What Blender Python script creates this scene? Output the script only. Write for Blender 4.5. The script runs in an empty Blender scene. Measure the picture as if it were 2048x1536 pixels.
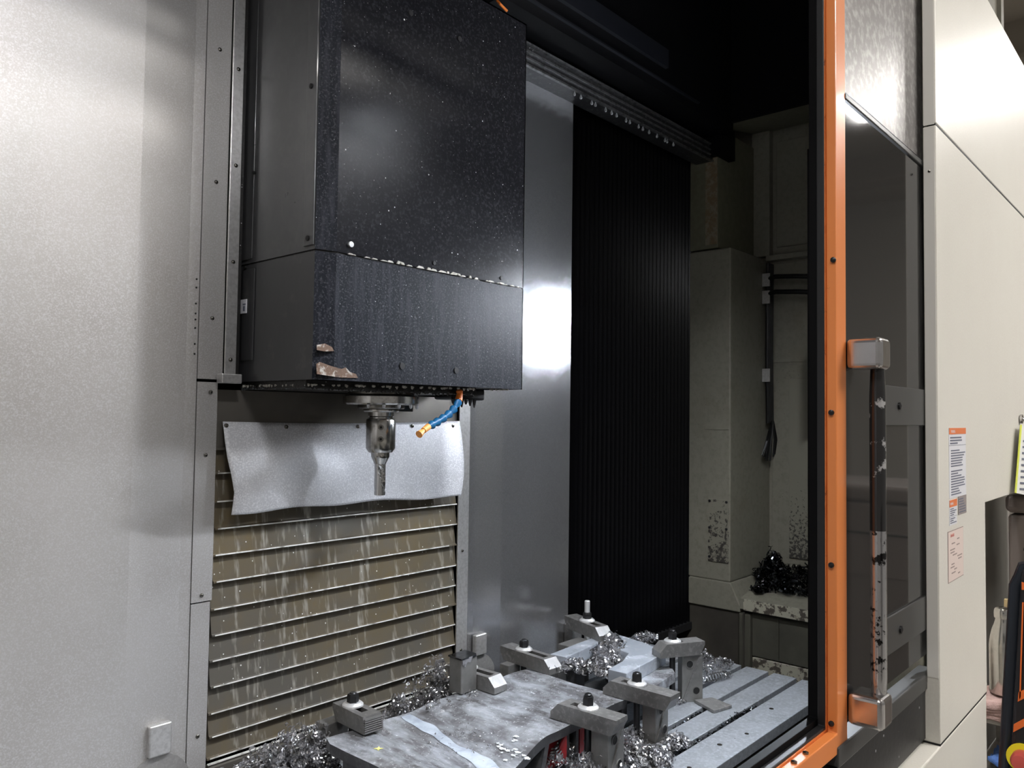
import bpy, bmesh, math, random
from mathutils import Vector, Matrix
R = math.radians
random.seed(7)
S = bpy.context.scene
C = S.collection
H = 1.72                                   # camera height above the shop floor

# ------------------------------------------------------------------ camera
FPX, YAW, PITCH, ROLL = 1585.05, .729334, .039634, .013307
fw = Vector((math.cos(YAW)*math.cos(PITCH), math.sin(YAW)*math.cos(PITCH), math.sin(PITCH)))
r0 = Vector((math.sin(YAW), -math.cos(YAW), 0)); u0 = r0.cross(fw)
rt = r0*math.cos(ROLL) + u0*math.sin(ROLL); up = -r0*math.sin(ROLL) + u0*math.cos(ROLL)
cam = bpy.data.objects.new('camera', bpy.data.cameras.new('camera')); C.objects.link(cam)
cam.data.sensor_width = 36; cam.data.lens = FPX/2048*36
m3 = Matrix((rt, up, -fw)).transposed()
cam.matrix_world = Matrix.Translation((0, 0, H)) @ m3.to_4x4()
cam.data.clip_start = .02
S.camera = cam
S.view_settings.view_transform = 'Standard'; S.view_settings.look = 'None'
S.view_settings.exposure = 0.0; S.view_settings.gamma = 1; S.view_settings.use_curve_mapping = False
S.cycles.use_denoising = True
S.cycles.max_bounces = 8
S.cycles.sample_clamp_indirect = 4

# ------------------------------------------------------------------ world (daylight and lamps of the open shop behind the photographer)
W = bpy.data.worlds.new('shop_light'); S.world = W; W.use_nodes = True
W.node_tree.nodes['Background'].inputs[0].default_value = (1.0, .965, .92, 1)
W.node_tree.nodes['Background'].inputs[1].default_value = .22
LAMP1, LAMP2, LAMP3, LAMP4, CEIL = 1850, 720, 190, 800, 58   # emission strengths: header lamp, end-wall tube, left header lamp, shop luminaires

def P(x, y, X=None, Y=None, Z=None):
    """photo pixel -> point on the plane X=, Y= or Z= (Z relative to the camera height)"""
    d = fw + rt*((x-1024)/FPX) - up*((y-768)/FPX)
    t = X/d.x if X is not None else Y/d.y if Y is not None else Z/d.z
    v = d*t
    return Vector((v.x, v.y, v.z+H))
def pz(x, y, **k): return P(x, y, **k).z

# ------------------------------------------------------------------ materials
MATS = {}
def mat(name, col, rough=.5, metal=0., var=None, streak=None, specks=None, bump=None, patch=None, emit=None, coat=0, rvar=0, spec=.5, grain=None, low=None):
    m = bpy.data.materials.new(name); m.use_nodes = True; MATS[name] = m
    nt = m.node_tree; N = nt.nodes; L = nt.links
    b = N['Principled BSDF']
    tc = N.new('ShaderNodeTexCoord').outputs['Object']
    def noise(scale, detail=4, stretch=None, rough_=.6):
        v = tc
        if stretch:
            mp = N.new('ShaderNodeMapping'); mp.inputs['Scale'].default_value = stretch
            L.new(tc, mp.inputs['Vector']); v = mp.outputs[0]
        n = N.new('ShaderNodeTexNoise'); n.inputs['Scale'].default_value = scale
        n.inputs['Detail'].default_value = detail; n.inputs['Roughness'].default_value = rough_
        L.new(v, n.inputs['Vector']); return n.outputs['Fac']
    def ramp(f, a, c):
        r = N.new('ShaderNodeMapRange'); r.inputs[1].default_value = a; r.inputs[2].default_value = c
        L.new(f, r.inputs[0]); return r.outputs[0]
    def mix(f, a, c):
        x = N.new('ShaderNodeMix'); x.data_type = 'RGBA'
        L.new(f, x.inputs['Factor'])
        for sck, v in ((x.inputs[6], a), (x.inputs[7], c)):
            if isinstance(v, tuple): sck.default_value = (*v, 1)
            else: L.new(v, sck)
        return x.outputs[2]
    c = col
    if var:                                  # (colour2, scale, lo, hi)
        c = mix(ramp(noise(var[1], 5, var[4] if len(var) > 4 else None), var[2], var[3]), c, var[0])
    if grain:                                # fine mottling (colour, scale, lo, hi)
        c = mix(ramp(noise(grain[1], 2), grain[2], grain[3]), c, grain[0])
    if streak:                               # vertical runs (colour, scale, lo, hi, stretch)
        c = mix(ramp(noise(streak[1], 3, streak[4]), streak[2], streak[3]), c, streak[0])
    if patch:
        for q in patch:                      # [(colour, scale, lo, hi)]
            c = mix(ramp(noise(q[1], 6, None, .7), q[2], q[3]), c, q[0])
    if low:                                  # grime splashed up from below: (colour, scale, height where it thins out, steepness)
        sx_ = N.new('ShaderNodeSeparateXYZ'); L.new(tc, sx_.inputs[0])
        ma = N.new('ShaderNodeMath'); ma.operation = 'MULTIPLY_ADD'; L.new(sx_.outputs[2], ma.inputs[0]); ma.inputs[1].default_value = -low[3]; ma.inputs[2].default_value = low[2]*low[3]
        ad = N.new('ShaderNodeMath'); ad.operation = 'ADD'; L.new(ma.outputs[0], ad.inputs[0]); L.new(noise(low[1], 5, None, .7), ad.inputs[1])
        c = mix(ramp(ad.outputs[0], .53, .58), c, low[0])
    if specks:
        for q in specks:                     # [(colour, cells per metre, size, sparsity)]
            vo = N.new('ShaderNodeTexVoronoi'); vo.inputs['Scale'].default_value = q[1]; L.new(tc, vo.inputs['Vector'])
            s1 = ramp(vo.outputs['Distance'], q[2], q[2]*.7)
            sp = N.new('ShaderNodeSeparateColor'); L.new(vo.outputs['Color'], sp.inputs[0])
            gt = N.new('ShaderNodeMath'); gt.operation = 'GREATER_THAN'; gt.inputs[1].default_value = q[3]; L.new(sp.outputs[0], gt.inputs[0])
            mu = N.new('ShaderNodeMath'); mu.operation = 'MULTIPLY'; L.new(s1, mu.inputs[0]); L.new(gt.outputs[0], mu.inputs[1])
            c = mix(mu.outputs[0], c, q[0])
    if isinstance(c, tuple): b.inputs['Base Color'].default_value = (*c, 1)
    else: L.new(c, b.inputs['Base Color'])
    b.inputs['Roughness'].default_value = rough; b.inputs['Metallic'].default_value = metal
    b.inputs['Specular IOR Level'].default_value = spec
    if rvar:
        r = N.new('ShaderNodeMapRange'); r.inputs[3].default_value = max(.03, rough-rvar); r.inputs[4].default_value = min(1, rough+rvar)
        L.new(noise(14, 4), r.inputs[0]); L.new(r.outputs[0], b.inputs['Roughness'])
    if bump:
        bp = N.new('ShaderNodeBump'); bp.inputs['Strength'].default_value = bump[1]; bp.inputs['Distance'].default_value = bump[2] if len(bump) > 2 else .002
        L.new(noise(bump[0], 3, bump[3] if len(bump) > 3 else None), bp.inputs['Height']); L.new(bp.outputs[0], b.inputs['Normal'])
    if coat: b.inputs['Coat Weight'].default_value = coat; b.inputs['Coat Roughness'].default_value = .08
    if emit:
        b.inputs['Emission Color'].default_value = (*emit[0], 1); b.inputs['Emission Strength'].default_value = emit[1]
    return m

mat('steel_sheet', (.54, .525, .51), .47, .62, var=((.44, .42, .40), 2.2, .35, .7), grain=((.60, .59, .59), 330, .45, .7), bump=(420, .12, .001), specks=[((.75, .75, .75), 26, .035, .9), ((.03, .03, .03), 22, .03, .93)])
mat('steel_smooth', (.46, .46, .475), .20, .85, var=((.46, .455, .46), 3, .35, .7), grain=((.58, .58, .59), 330, .45, .7), bump=(420, .10, .001), specks=[((.75, .75, .75), 26, .035, .9)])
mat('steel_arch_shade', (.30, .29, .28), .45, .5, grain=((.36, .35, .34), 200, .4, .7))  # darker steel, paints the shadow below the wall covers
mat('steel_trim', (.62, .61, .60), .33, .7, grain=((.5, .49, .48), 120, .4, .7), bump=(300, .06, .001))
mat('slat_steel', (.125, .115, .098), .36, .35, var=((.165, .125, .065), 2.6, .4, .62), streak=((.42, .40, .35), 55, .56, .74, (1, 1, .04)), patch=[((.13, .12, .11), 5, .5, .75)], specks=[((.85, .85, .83), 75, .14, .82), ((.8, .8, .76), 42, .09, .80)], rvar=.12)
mat('slat_lip', (.85, .84, .80), .35, .3, grain=((.3, .28, .25), 30, .5, .7))
mat('slat_dark', (.20, .185, .16), .3, .6, var=((.12, .11, .10), 3, .4, .7))
mat('deflector', (.64, .64, .66), .5, .25, var=((.53, .53, .56), 5, .4, .7), grain=((.84, .84, .86), 260, .45, .7), bump=(150, .12, .002), patch=[((.55, .55, .56), 9, .6, .8)])
mat('black_paint', (.010, .010, .012), .24, 0., spec=.11, grain=((.035, .035, .04), 160, .5, .8), specks=[((.6, .6, .6), 48, .09, .80), ((.35, .35, .35), 110, .10, .72), ((.8, .8, .8), 20, .05, .70)], bump=(160, .15, .001), rvar=.08)
mat('black_dusty', (.010, .011, .0155), .36, 0., spec=.16, streak=((.034, .036, .045), 60, .48, .75, (1, 1, .1)), grain=((.07, .073, .082), 210, .52, .75), specks=[((.45, .45, .46), 90, .08, .70), ((.6, .6, .6), 45, .05, .82)], bump=(200, .3, .001))
mat('charcoal_paint', (.045, .045, .047), .30, 0., grain=((.06, .06, .06), 40, .4, .8), rvar=.06, coat=.3)
mat('charcoal_worn', (.035, .035, .037), .34, 0., patch=[((.10, .095, .09), 6, .58, .8)], rvar=.1, coat=.2, bump=(12, .15, .004))
mat('rust_scuff', (.13, .075, .045), .55, .1, patch=[((.40, .36, .32), 45, .52, .60), ((.04, .032, .028), 30, .52, .6)], bump=(90, .5, .002))
mat('white_residue', (.55, .53, .48), .7, 0, var=((.35, .33, .29), 60, .4, .6))
mat('dark_grime', (.02, .019, .018), .35, .2, specks=[((.5, .5, .5), 80, .12, .7)], bump=(120, .6, .003))
mat('machined_steel', (.55, .54, .52), .2, 1., grain=((.35, .34, .32), 60, .45, .7))
mat('machined_dark', (.24, .23, .21), .25, 1., var=((.1, .095, .085), 12, .4, .7))
mat('carbide', (.62, .62, .62), .22, 1.)
mat('orange_plastic', (.83, .21, .025), .4)
mat('pale_orange_plastic', (.85, .36, .09), .4)
mat('blue_plastic', (.012, .12, .28), .35)
mat('black_rubber', (.012, .012, .013), .45, 0., specks=[((.35, .36, .38), 40, .12, .8)], bump=(60, .3, .002))
mat('bellows_black', (.0025, .0025, .003), .25, 0., spec=.13)
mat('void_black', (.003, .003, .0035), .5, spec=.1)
mat('rail_dark', (.02, .02, .021), .35, .3, grain=((.08, .08, .08), 70, .5, .75), specks=[((.7, .7, .7), 60, .1, .8)])
mat('rail_edge', (.28, .28, .28), .3, .8, grain=((.1, .1, .1), 50, .45, .7))
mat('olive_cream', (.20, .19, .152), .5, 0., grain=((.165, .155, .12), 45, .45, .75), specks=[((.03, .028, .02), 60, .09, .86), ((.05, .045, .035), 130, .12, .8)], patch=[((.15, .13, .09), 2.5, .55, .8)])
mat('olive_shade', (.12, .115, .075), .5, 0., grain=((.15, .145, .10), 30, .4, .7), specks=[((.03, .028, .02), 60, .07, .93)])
mat('olive_rust', (.17, .12, .065), .55, 0., patch=[((.22, .20, .15), 30, .45, .6)], specks=[((.03, .028, .02), 120, .15, .7)])
mat('olive_dirty', (.20, .19, .15), .55, 0., low=((.032, .028, .024), 70, 1.26, .55), specks=[((.03, .028, .024), 90, .10, .82)])
mat('skirt_brown', (.045, .040, .034), .45, .1, var=((.075, .068, .055), 6, .4, .7))
mat('skirt_olive', (.075, .072, .056), .5, 0, var=((.05, .047, .038), 7, .4, .7))
mat('peeling_paint', (.36, .34, .27), .55, 0, patch=[((.06, .05, .04), 26, .5, .54)])
mat('hose_black', (.006, .006, .006), .4, spec=.25)
mat('cast_table', (.40, .425, .46), .33, .55, var=((.30, .315, .335), 7, .4, .7), grain=((.50, .53, .57), 110, .45, .7), patch=[((.6, .63, .67), 16, .64, .74)], specks=[((.75, .77, .8), 28, .08, .86), ((.04, .04, .04), 17, .04, .88)], rvar=.1, bump=(90, .1, .001))
mat('table_side', (.035, .035, .036), .4, .4, grain=((.07, .07, .07), 20, .4, .7))
mat('wet_steel', (.24, .24, .255), .24, .5, var=((.15, .145, .15), 6, .4, .65), streak=((.66, .70, .76), 24, .44, .74, (1, .35, 1)), patch=[((.74, .78, .84), 8, .48, .76), ((.9, .92, .95), 70, .58, .72)], specks=[((.85, .87, .9), 90, .18, .80), ((.9, .9, .92), 150, .2, .8)], rvar=.12, bump=(45, .45, .003))
mat('wet_steel_bright', (.46, .50, .56), .25, .4, patch=[((.66, .7, .78), 13, .48, .64), ((.25, .26, .28), 20, .6, .75)], rvar=.12, bump=(45, .25, .002))
mat('coolant_film', (.36, .41, .48), .10, .2, var=((.60, .66, .74), 14, .4, .65), bump=(60, .2, .002))
mat('foam', (.72, .75, .79), .5, 0, grain=((.55, .58, .62), 60, .45, .7), bump=(120, .8, .006))
mat('plate_edge', (.10, .10, .105), .35, .7, var=((.2, .2, .2), 20, .5, .7))
mat('tool_steel', (.25, .245, .24), .45, .65, var=((.17, .165, .16), 12, .4, .7), grain=((.3, .29, .28), 80, .5, .7), rvar=.1)
mat('block_steel', (.28, .275, .265), .4, .65, var=((.16, .155, .15), 9, .4, .7))
mat('black_oxide', (.035, .035, .037), .3, .7)
mat('bright_washer', (.85, .85, .85), .3, .6)
mat('hole_black', (.004, .004, .004), .6)
mat('red_paint', (.28, .012, .016), .4)
mat('chip_metal', (.72, .72, .75), .25, .85, var=((.16, .155, .15), 26, .45, .62))
mat('chip_dark', (.14, .15, .165), .16, 1., var=((.03, .03, .035), 30, .4, .6))
mat('door_orange', (.74, .23, .06), .38, 0, coat=.3, patch=[((.30, .07, .012), 45, .68, .74)])
mat('door_orange_worn', (.62, .17, .04), .4, 0, patch=[((.045, .02, .012), 38, .60, .64), ((.5, .1, .015), 14, .5, .7)])
mat('door_steel', (.20, .19, .185), .38, .75, grain=((.35, .34, .33), 60, .45, .7), bump=(200, .08, .001), rvar=.05)
mat('door_grey', (.065, .065, .065), .35, .2)
mat('satin_chrome', (.66, .64, .64), .2, 1., var=((.55, .53, .52), 20, .4, .7))
mat('worn_grip', (.022, .021, .021), .14, .3, patch=[((.42, .41, .41), 22, .58, .62)], coat=.4)
mat('worn_silver', (.46, .45, .45), .2, .8, patch=[((.02, .018, .018), 55, .55, .58)], coat=.2)
mat('cream_paint', (.71, .685, .625), .36, 0., spec=.24, var=((.66, .63, .575), 1.5, .4, .7), grain=((.72, .70, .64), 200, .4, .7), bump=(260, .05, .001), rvar=.04)
mat('cream_edge', (.72, .70, .66), .4, 0., specks=[((.1, .09, .07), 60, .07, .93)], patch=[((.52, .38, .14), 9, .74, .78)])
mat('label_white', (.72, .72, .76), .5); mat('label_orange', (.72, .20, .07), .5); mat('label_red', (.70, .22, .19), .5)
mat('label_pink', (.74, .62, .57), .5); mat('label_grey', (.30, .26, .25), .5); mat('ink', (.14, .15, .2), .6); mat('ink_brown', (.33, .26, .24), .6)
mat('bottle_steel', (.66, .64, .60), .2, 1., grain=((.6, .58, .54), 90, .4, .7))
mat('towel', (.42, .28, .25), .9, 0, grain=((.34, .22, .2), 60, .4, .7), bump=(220, .8, .003))
mat('blue_rag', (.07, .15, .42), .85, 0, grain=((.12, .24, .55), 50, .4, .7), bump=(120, .8, .004))
mat('cart_grey', (.33, .31, .28), .5); mat('cabinet_taupe', (.165, .135, .118), .45); mat('cardboard', (.45, .33, .17), .8)
mat('panel_black', (.012, .012, .014), .3); mat('panel_orange', (.85, .17, .03), .45); mat('panel_trim', (.03, .035, .045), .25, .5)
mat('beam_ridge', (.012, .013, .017), .35, .2)
mat('button_red', (.62, .10, .08), .35); mat('button_yellow', (.88, .75, .02), .4)
mat('paper', (.75, .75, .72), .7); mat('sleeve_yellow', (.72, .78, .10), .4)
mat('shop_floor', (.30, .29, .27), .5, var=((.22, .21, .2), 2, .4, .7)); mat('shop_wall', (.45, .42, .37), .8); mat('shop_ceiling', (.30, .26, .21), .85)
mat('shop_beam', (.22, .19, .15), .7)
mat('shop_lamp', (1, 1, 1), .5, emit=((1., .97, .93), CEIL)); mat('lamp_housing', (.3, .3, .3), .4, .6)
mat('work_lamp_1', (1, 1, 1), .5, emit=((.90, .94, 1.), LAMP1)); mat('work_lamp_2', (1, 1, 1), .5, emit=((.84, .90, 1.), LAMP2)); mat('work_lamp_3', (1, 1, 1), .5, emit=((.98, .98, 1.), LAMP3))
mat('work_lamp_4', (1, 1, 1), .5, emit=((.84, .90, 1.), LAMP4))
mat('pen_yellow', (.85, .82, .25), .5)
mat('water', (.6, .62, .65), .1, .3)

def glass_mat():
    m = bpy.data.materials.new('door_glass'); m.use_nodes = True; MATS['door_glass'] = m
    nt = m.node_tree; N = nt.nodes; L = nt.links; N.remove(N['Principled BSDF'])
    t = N.new('ShaderNodeBsdfTransparent'); t.inputs[0].default_value = (.30, .30, .30, 1)
    g = N.new('ShaderNodeBsdfGlossy'); g.inputs['Roughness'].default_value = .06; g.inputs[0].default_value = (.9, .9, .9, 1)
    d = N.new('ShaderNodeBsdfDiffuse'); d.inputs[0].default_value = (.10, .10, .10, 1)
    a = N.new('ShaderNodeMixShader'); a.inputs[0].default_value = .25; L.new(t.outputs[0], a.inputs[1]); L.new(d.outputs[0], a.inputs[2])
    f = N.new('ShaderNodeFresnel'); f.inputs[0].default_value = 1.5
    x = N.new('ShaderNodeMixShader'); L.new(f.outputs[0], x.inputs[0]); L.new(a.outputs[0], x.inputs[1]); L.new(g.outputs[0], x.inputs[2])
    L.new(x.outputs[0], N['Material Output'].inputs[0])
glass_mat()

# ------------------------------------------------------------------ mesh helpers
class MB:
    def __init__(s): s.v = []; s.f = []; s.smooth = False
    def add(s, v, f):
        o = len(s.v); s.v += [tuple(p) for p in v]; s.f += [tuple(i+o for i in q) for q in f]; return s
    def box(s, x0, x1, y0, y1, z0, z1):
        return s.add([(x, y, z) for z in (z0, z1) for y in (y0, y1) for x in (x0, x1)],
                     [(0, 2, 3, 1), (4, 5, 7, 6), (0, 1, 5, 4), (2, 6, 7, 3), (0, 4, 6, 2), (1, 3, 7, 5)])
    def prism(s, pts, ext):                  # polygon (3d points) swept by a vector
        ext = Vector(ext); n = len(pts); a = [Vector(p) for p in pts]; b = [p+ext for p in a]
        return s.add(a+b, [tuple(range(n-1, -1, -1)), tuple(range(n, 2*n))] + [(i, (i+1) % n, n+(i+1) % n, n+i) for i in range(n)])
    def lathe(s, prof, c=(0, 0, 0), n=24, axis='z', cap=True):   # prof: (r, h)
        v = []; f = []; k = len(prof)
        for i in range(n):
            a = 2*math.pi*i/n
            for r, h in prof:
                p = (r*math.cos(a), r*math.sin(a), h)
                if axis == 'y': p = (p[0], h, p[1])
                if axis == 'x': p = (h, p[0], p[1])
                v.append((c[0]+p[0], c[1]+p[1], c[2]+p[2]))
        for i in range(n):
            for j in range(k-1):
                a, b = i*k+j, ((i+1) % n)*k+j
                f.append((a, b, b+1, a+1))
        if cap: f.append(tuple(i*k for i in range(n-1, -1, -1))); f.append(tuple(i*k+k-1 for i in range(n)))
        s.smooth = True
        return s.add(v, f)
    def tube(s, pts, r, n=8, cap=True):
        pts = [Vector(p) for p in pts]; v = []; f = []; K = len(pts)
        for i, p in enumerate(pts):
            t = (pts[min(i+1, K-1)]-pts[max(i-1, 0)]).normalized()
            a = t.cross(Vector((.31, .17, .93))).normalized(); b = t.cross(a)
            rr = r[i] if isinstance(r, (list, tuple)) else r
            v += [p+(a*math.cos(2*math.pi*j/n)+b*math.sin(2*math.pi*j/n))*rr for j in range(n)]
        for i in range(K-1):
            for j in range(n):
                f.append((i*n+j, i*n+(j+1) % n, (i+1)*n+(j+1) % n, (i+1)*n+j))
        if cap: f.append(tuple(range(n-1, -1, -1))); f.append(tuple((K-1)*n+j for j in range(n)))
        s.smooth = True
        return s.add(v, f)
    def grid(s, nx, ny, fn):                 # open sheet
        return s.add([fn(i/nx, j/ny) for j in range(ny+1) for i in range(nx+1)],
                     [(j*(nx+1)+i, j*(nx+1)+i+1, (j+1)*(nx+1)+i+1, (j+1)*(nx+1)+i) for j in range(ny) for i in range(nx)])
    def build(s, name, m, parent=None, off=None, bevel=0, smooth=None, seg=2):
        me = bpy.data.meshes.new(name)
        o = Vector(off) if off else Vector()
        me.from_pydata([tuple(Vector(p)-o) for p in s.v], [], s.f); me.update()
        bm = bmesh.new(); bm.from_mesh(me); bmesh.ops.recalc_face_normals(bm, faces=bm.faces); bm.to_mesh(me); bm.free()
        me.materials.append(MATS[m])
        ob = bpy.data.objects.new(name, me); C.objects.link(ob)
        if parent: ob.parent = parent
        elif off: ob.location = o
        sm = s.smooth if smooth is None else smooth
        if sm:
            me.polygons.foreach_set('use_smooth', [True]*len(me.polygons))
            me.set_sharp_from_angle(angle=R(40))
        if bevel:
            md = ob.modifiers.new('bevel', 'BEVEL'); md.width = bevel; md.segments = seg; md.limit_method = 'ANGLE'; md.angle_limit = R(35)
        return ob
def tag(o, label=None, cat=None, group=None, kind=None):
    for k, v in (('label', label), ('category', cat), ('group', group), ('kind', kind)):
        if v: o[k] = v
    return o
def thing(name, label, cat, loc=(0, 0, 0), rz=0, group=None):
    o = bpy.data.objects.new(name, None); C.objects.link(o); o.location = loc; o.rotation_euler = (0, 0, rz)
    o.empty_display_size = .05
    return tag(o, label, cat, group)
def box(name, m, b, parent=None, off=None, bevel=0, **k): return MB().box(*b).build(name, m, parent, off, bevel, **k)
def Z(z): return z+H                         # height relative to the camera -> height above the floor

# ================================================================== shop shell
fl = box('floor', 'shop_floor', (-4, 11, -5, 4, -.1, 0)); tag(fl, kind='structure')
ce = box('ceiling', 'shop_ceiling', (-4, 11, -5, 4, 4.6, 4.7)); tag(ce, kind='structure')
wr = box('wall_far', 'shop_wall', (11, 11.1, -5, 4, 0, 4.6)); tag(wr, kind='structure')
for x in (4.2, 6.6, 9.0):
    b = MB().box(x-.06, x+.06, -5, 4, 4.32, 4.6).box(x-.14, x+.14, -5, 4, 4.29, 4.32)
    tag(b.build('ceiling_beam', 'shop_beam', None, (x, -.5, 4.29)), 'painted steel beam under the shop ceiling', 'beam', 'shop ceiling beams')
for x, y, hl, lab in ((3.0, -1.8, .6, 'long white ceiling light added over the aisle to brighten the cream casing'), (4.8, -2.6, .6, 'long white ceiling light added beyond the cart to brighten the casing'),
                      (6.3, -.45, .28, 'short white ceiling light mirrored in the cream casing'), (6.3, -.95, .28, 'short white ceiling light mirrored in the steel door panel'), (-.4, -.35, .6, 'long white ceiling light straight in front of the open doorway'), (3.7, -3.3, .6, 'long white ceiling light added in the back row to brighten the casing'), (2.9, -2.6, .6, 'long white ceiling light added in the middle row to brighten the casing')):
    t = thing('shop_light', lab, 'light', (x, y, 4.12), 0, 'shop ceiling lights')  # some of these unseen lights are added only to brighten the cream casing
    MB().box(x-hl-.02, x+hl+.02, y-.15, y+.15, 4.16, 4.22).build('housing', 'lamp_housing', t, (x, y, 4.12))
    MB().box(x-hl, x+hl, y-.13, y+.13, 4.13, 4.16).build('diffuser', 'shop_lamp', t, (x, y, 4.12))
    for dx in (-.2, .2): MB().tube([(x+dx, y, 4.22), (x+dx, y, 4.6)], .006).build('hanger', 'lamp_housing', t, (x, y, 4.12))

# ================================================================== machine enclosure, back wall
YB = 1.75
zlo, zhi = Z(-1.25), Z(1.9)
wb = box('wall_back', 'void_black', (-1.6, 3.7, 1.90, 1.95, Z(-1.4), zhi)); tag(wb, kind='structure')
def sheet_profile(pts, z0, z1, th=.004):
    """folded sheet: plan polyline (x, y) with thickness, from z0 to z1"""
    return MB().prism([(x, y, z0) for x, y in pts] + [(x, y+th, z0) for x, y in reversed(pts)], (0, 0, z1-z0))
def rivets(points, parent, y, r=.005, m='machined_dark', name='rivet'):
    me = None
    for x, z in points:
        if me is None:
            o = MB().lathe([(r*1.0, 0), (r*.95, -.0012), (r*.6, -.0026), (r*.05, -.003)], n=10, axis='y').build(name, m, parent)
            me = o.data
        else:
            o = bpy.data.objects.new(name, me); C.objects.link(o); o.parent = parent
        o.location = (x, y, z)
YO = 1.735
sheet_profile([(-1.6, YO), (.727, YO), (.846, YB), (.872, YB)], zlo, zhi).build('steel_panel', 'steel_sheet', wb)
sheet_profile([(.8735, YB-.002), (.934, YB-.002)], Z(.075), zhi, .006).build('steel_panel', 'steel_sheet', wb)
sheet_profile([(.8735, YB-.002), (.923, YB-.002), (.923, YB+.03)], Z(-.436), Z(.068), .004).build('steel_panel', 'steel_sheet', wb)
sheet_profile([(.8735, YB-.002), (.919, YB-.002), (.919, YB+.03)], zlo, Z(-.439), .003).build('steel_panel', 'steel_sheet', wb)
sheet_profile([(.934, YB-.012), (.962, YB-.012), (.962, YB+.02)], Z(.085), zhi, .005).build('edge_strip', 'steel_trim', wb, bevel=.001)
sheet_profile([(1.716, YB+.03), (1.716, YB-.002), (1.762, YB-.002)], zlo, zhi, .004).build('edge_strip', 'steel_trim', wb)
sheet_profile([(1.7635, YB), (1.79, YB), (1.90, YO), (2.255, YO), (2.255, YB+.06)], zlo, Z(1.25), .004).build('steel_panel', 'steel_smooth', wb)
box('tab', 'steel_trim', (.916, .966, YB-.035, YB-.008, Z(.066), Z(.088)), wb, bevel=.002)
rivets([(.905, pz(x, y, Y=YB)) for x, y in ((440, 100), (434, 365), (427, 637))] + [(.898, pz(x, y, Y=YB)) for x, y in ((415, 910), (405, 1190), (395, 1472))], wb, YB-.002)
rivets([(.948, pz(x, y, Y=YB)) for x, y in ((471, 141), (466, 333), (460, 525), (456, 720))], wb, YB-.012)
rivets([(.905, Z(.045))], wb, YB-.004)
rivets([(1.737, pz(x, y, Y=YB)) for x, y in ((918, 1102), (920, 1300))], wb, YB-.002)
rivets([(.865, pz(391, y, Y=YB)) for y in (558, 575, 607, 627, 639, 656, 688, 708)], wb, YB-.0005, .0022, 'hole_black', 'hole')
def cover(px0, py0, w, h):
    p = P(px0, py0, Y=YB-.008)
    MB().box(p.x, p.x+w, YB-.022, YB-.004, p.z-h, p.z).build('cover_plate', 'steel_trim', wb, bevel=.004, seg=3)
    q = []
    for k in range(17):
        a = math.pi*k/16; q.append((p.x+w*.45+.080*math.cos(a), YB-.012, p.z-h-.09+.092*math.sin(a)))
    MB().prism(q, (0, .006, 0)).build('arch_shade_plate', 'steel_arch_shade', wb)  # thin added plate, its darker steel stands in for shadow under the cover
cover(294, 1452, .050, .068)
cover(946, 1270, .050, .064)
# black slideway gap beside the head
box('gap_brush', 'dark_grime', (.9625, .978, YB+.004, YB+.02, Z(.073), zhi), wb)

# bellows at the right end of the back wall: one folded black curtain
n = 31; x0, x1 = 2.262, 3.185
pts = []
for i in range(n*2+1):
    pts.append((x0+(x1-x0)*i/(2*n), YB+(.012 if i % 2 else .042)))
be = thing('bellows_cover', 'black pleated bellows curtain hanging beside the grey steel panel', 'bellows', (2.72, YB, Z(-.9)))
sheet_profile(pts, Z(-.9), Z(1.2), .003).build('pleated_curtain', 'bellows_black', be, (2.72, YB, Z(-.9)))
box('bottom_frame', 'black_rubber', (x0, x1, YB+.005, YB+.05, Z(-.93), Z(-.9)), be, (2.72, YB, Z(-.9)))
# top rail above the bellows
rl = thing('guide_rail', 'dark grooved guide rail with drips running above the black bellows', 'rail', (2.4, 1.68, Z(1.13)))
o3 = (2.4, 1.68, Z(1.13))
box('rail_body', 'rail_dark', (1.66, 3.168, 1.655, 1.74, Z(1.135), Z(1.20)), rl, o3, bevel=.003)
for zz, yy in ((1.205, 1.648), (1.180, 1.650), (1.158, 1.650), (1.135, 1.65)):
    box('rail_edge', 'rail_edge', (1.66, 3.168, yy, yy+.012, Z(zz-.003), Z(zz+.003)), rl, o3)
for k in range(16):
    x = 2.17+k*.045+random.uniform(-.02, .02)
    MB().lathe([(.0005, .010), (.003, .004), (.0055, -.003), (.004, -.008), (.0005, -.010)], (x, 1.66, Z(1.124)), 8).build('drip', 'water', rl, o3)
hb = thing('header_beam', 'black steel header beam with thin ridges above the guide rail', 'beam', (2.4, 1.6, Z(1.21)))
o4 = (2.4, 1.6, Z(1.21))
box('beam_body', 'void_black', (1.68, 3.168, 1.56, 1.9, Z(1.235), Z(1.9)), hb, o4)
box('ridge', 'beam_ridge', (1.68, 2.85, 1.548, 1.56, Z(1.27), Z(1.276)), hb, o4)
box('ridge', 'beam_ridge', (1.68, 2.60, 1.545, 1.56, Z(1.33), Z(1.40)), hb, o4)
MB().tube([P(985, -12, Y=1.60), P(1000, 8, Y=1.58), P(1014, 22, Y=1.58)], .004).build('cable', 'orange_plastic', hb, o4)
# roof of the enclosure and its front header (both out of the picture, they shade the inside)
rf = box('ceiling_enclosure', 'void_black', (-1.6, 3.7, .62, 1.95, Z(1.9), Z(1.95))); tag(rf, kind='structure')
wl = box('wall_left', 'steel_sheet', (-1.65, -1.6, .62, 1.9, Z(-1.4), Z(1.9))); tag(wl, kind='structure')
bf = box('floor_enclosure', 'skirt_brown', (-1.6, 3.7, .60, 1.95, Z(-1.45), Z(-1.40))); tag(bf, kind='structure')

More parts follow.
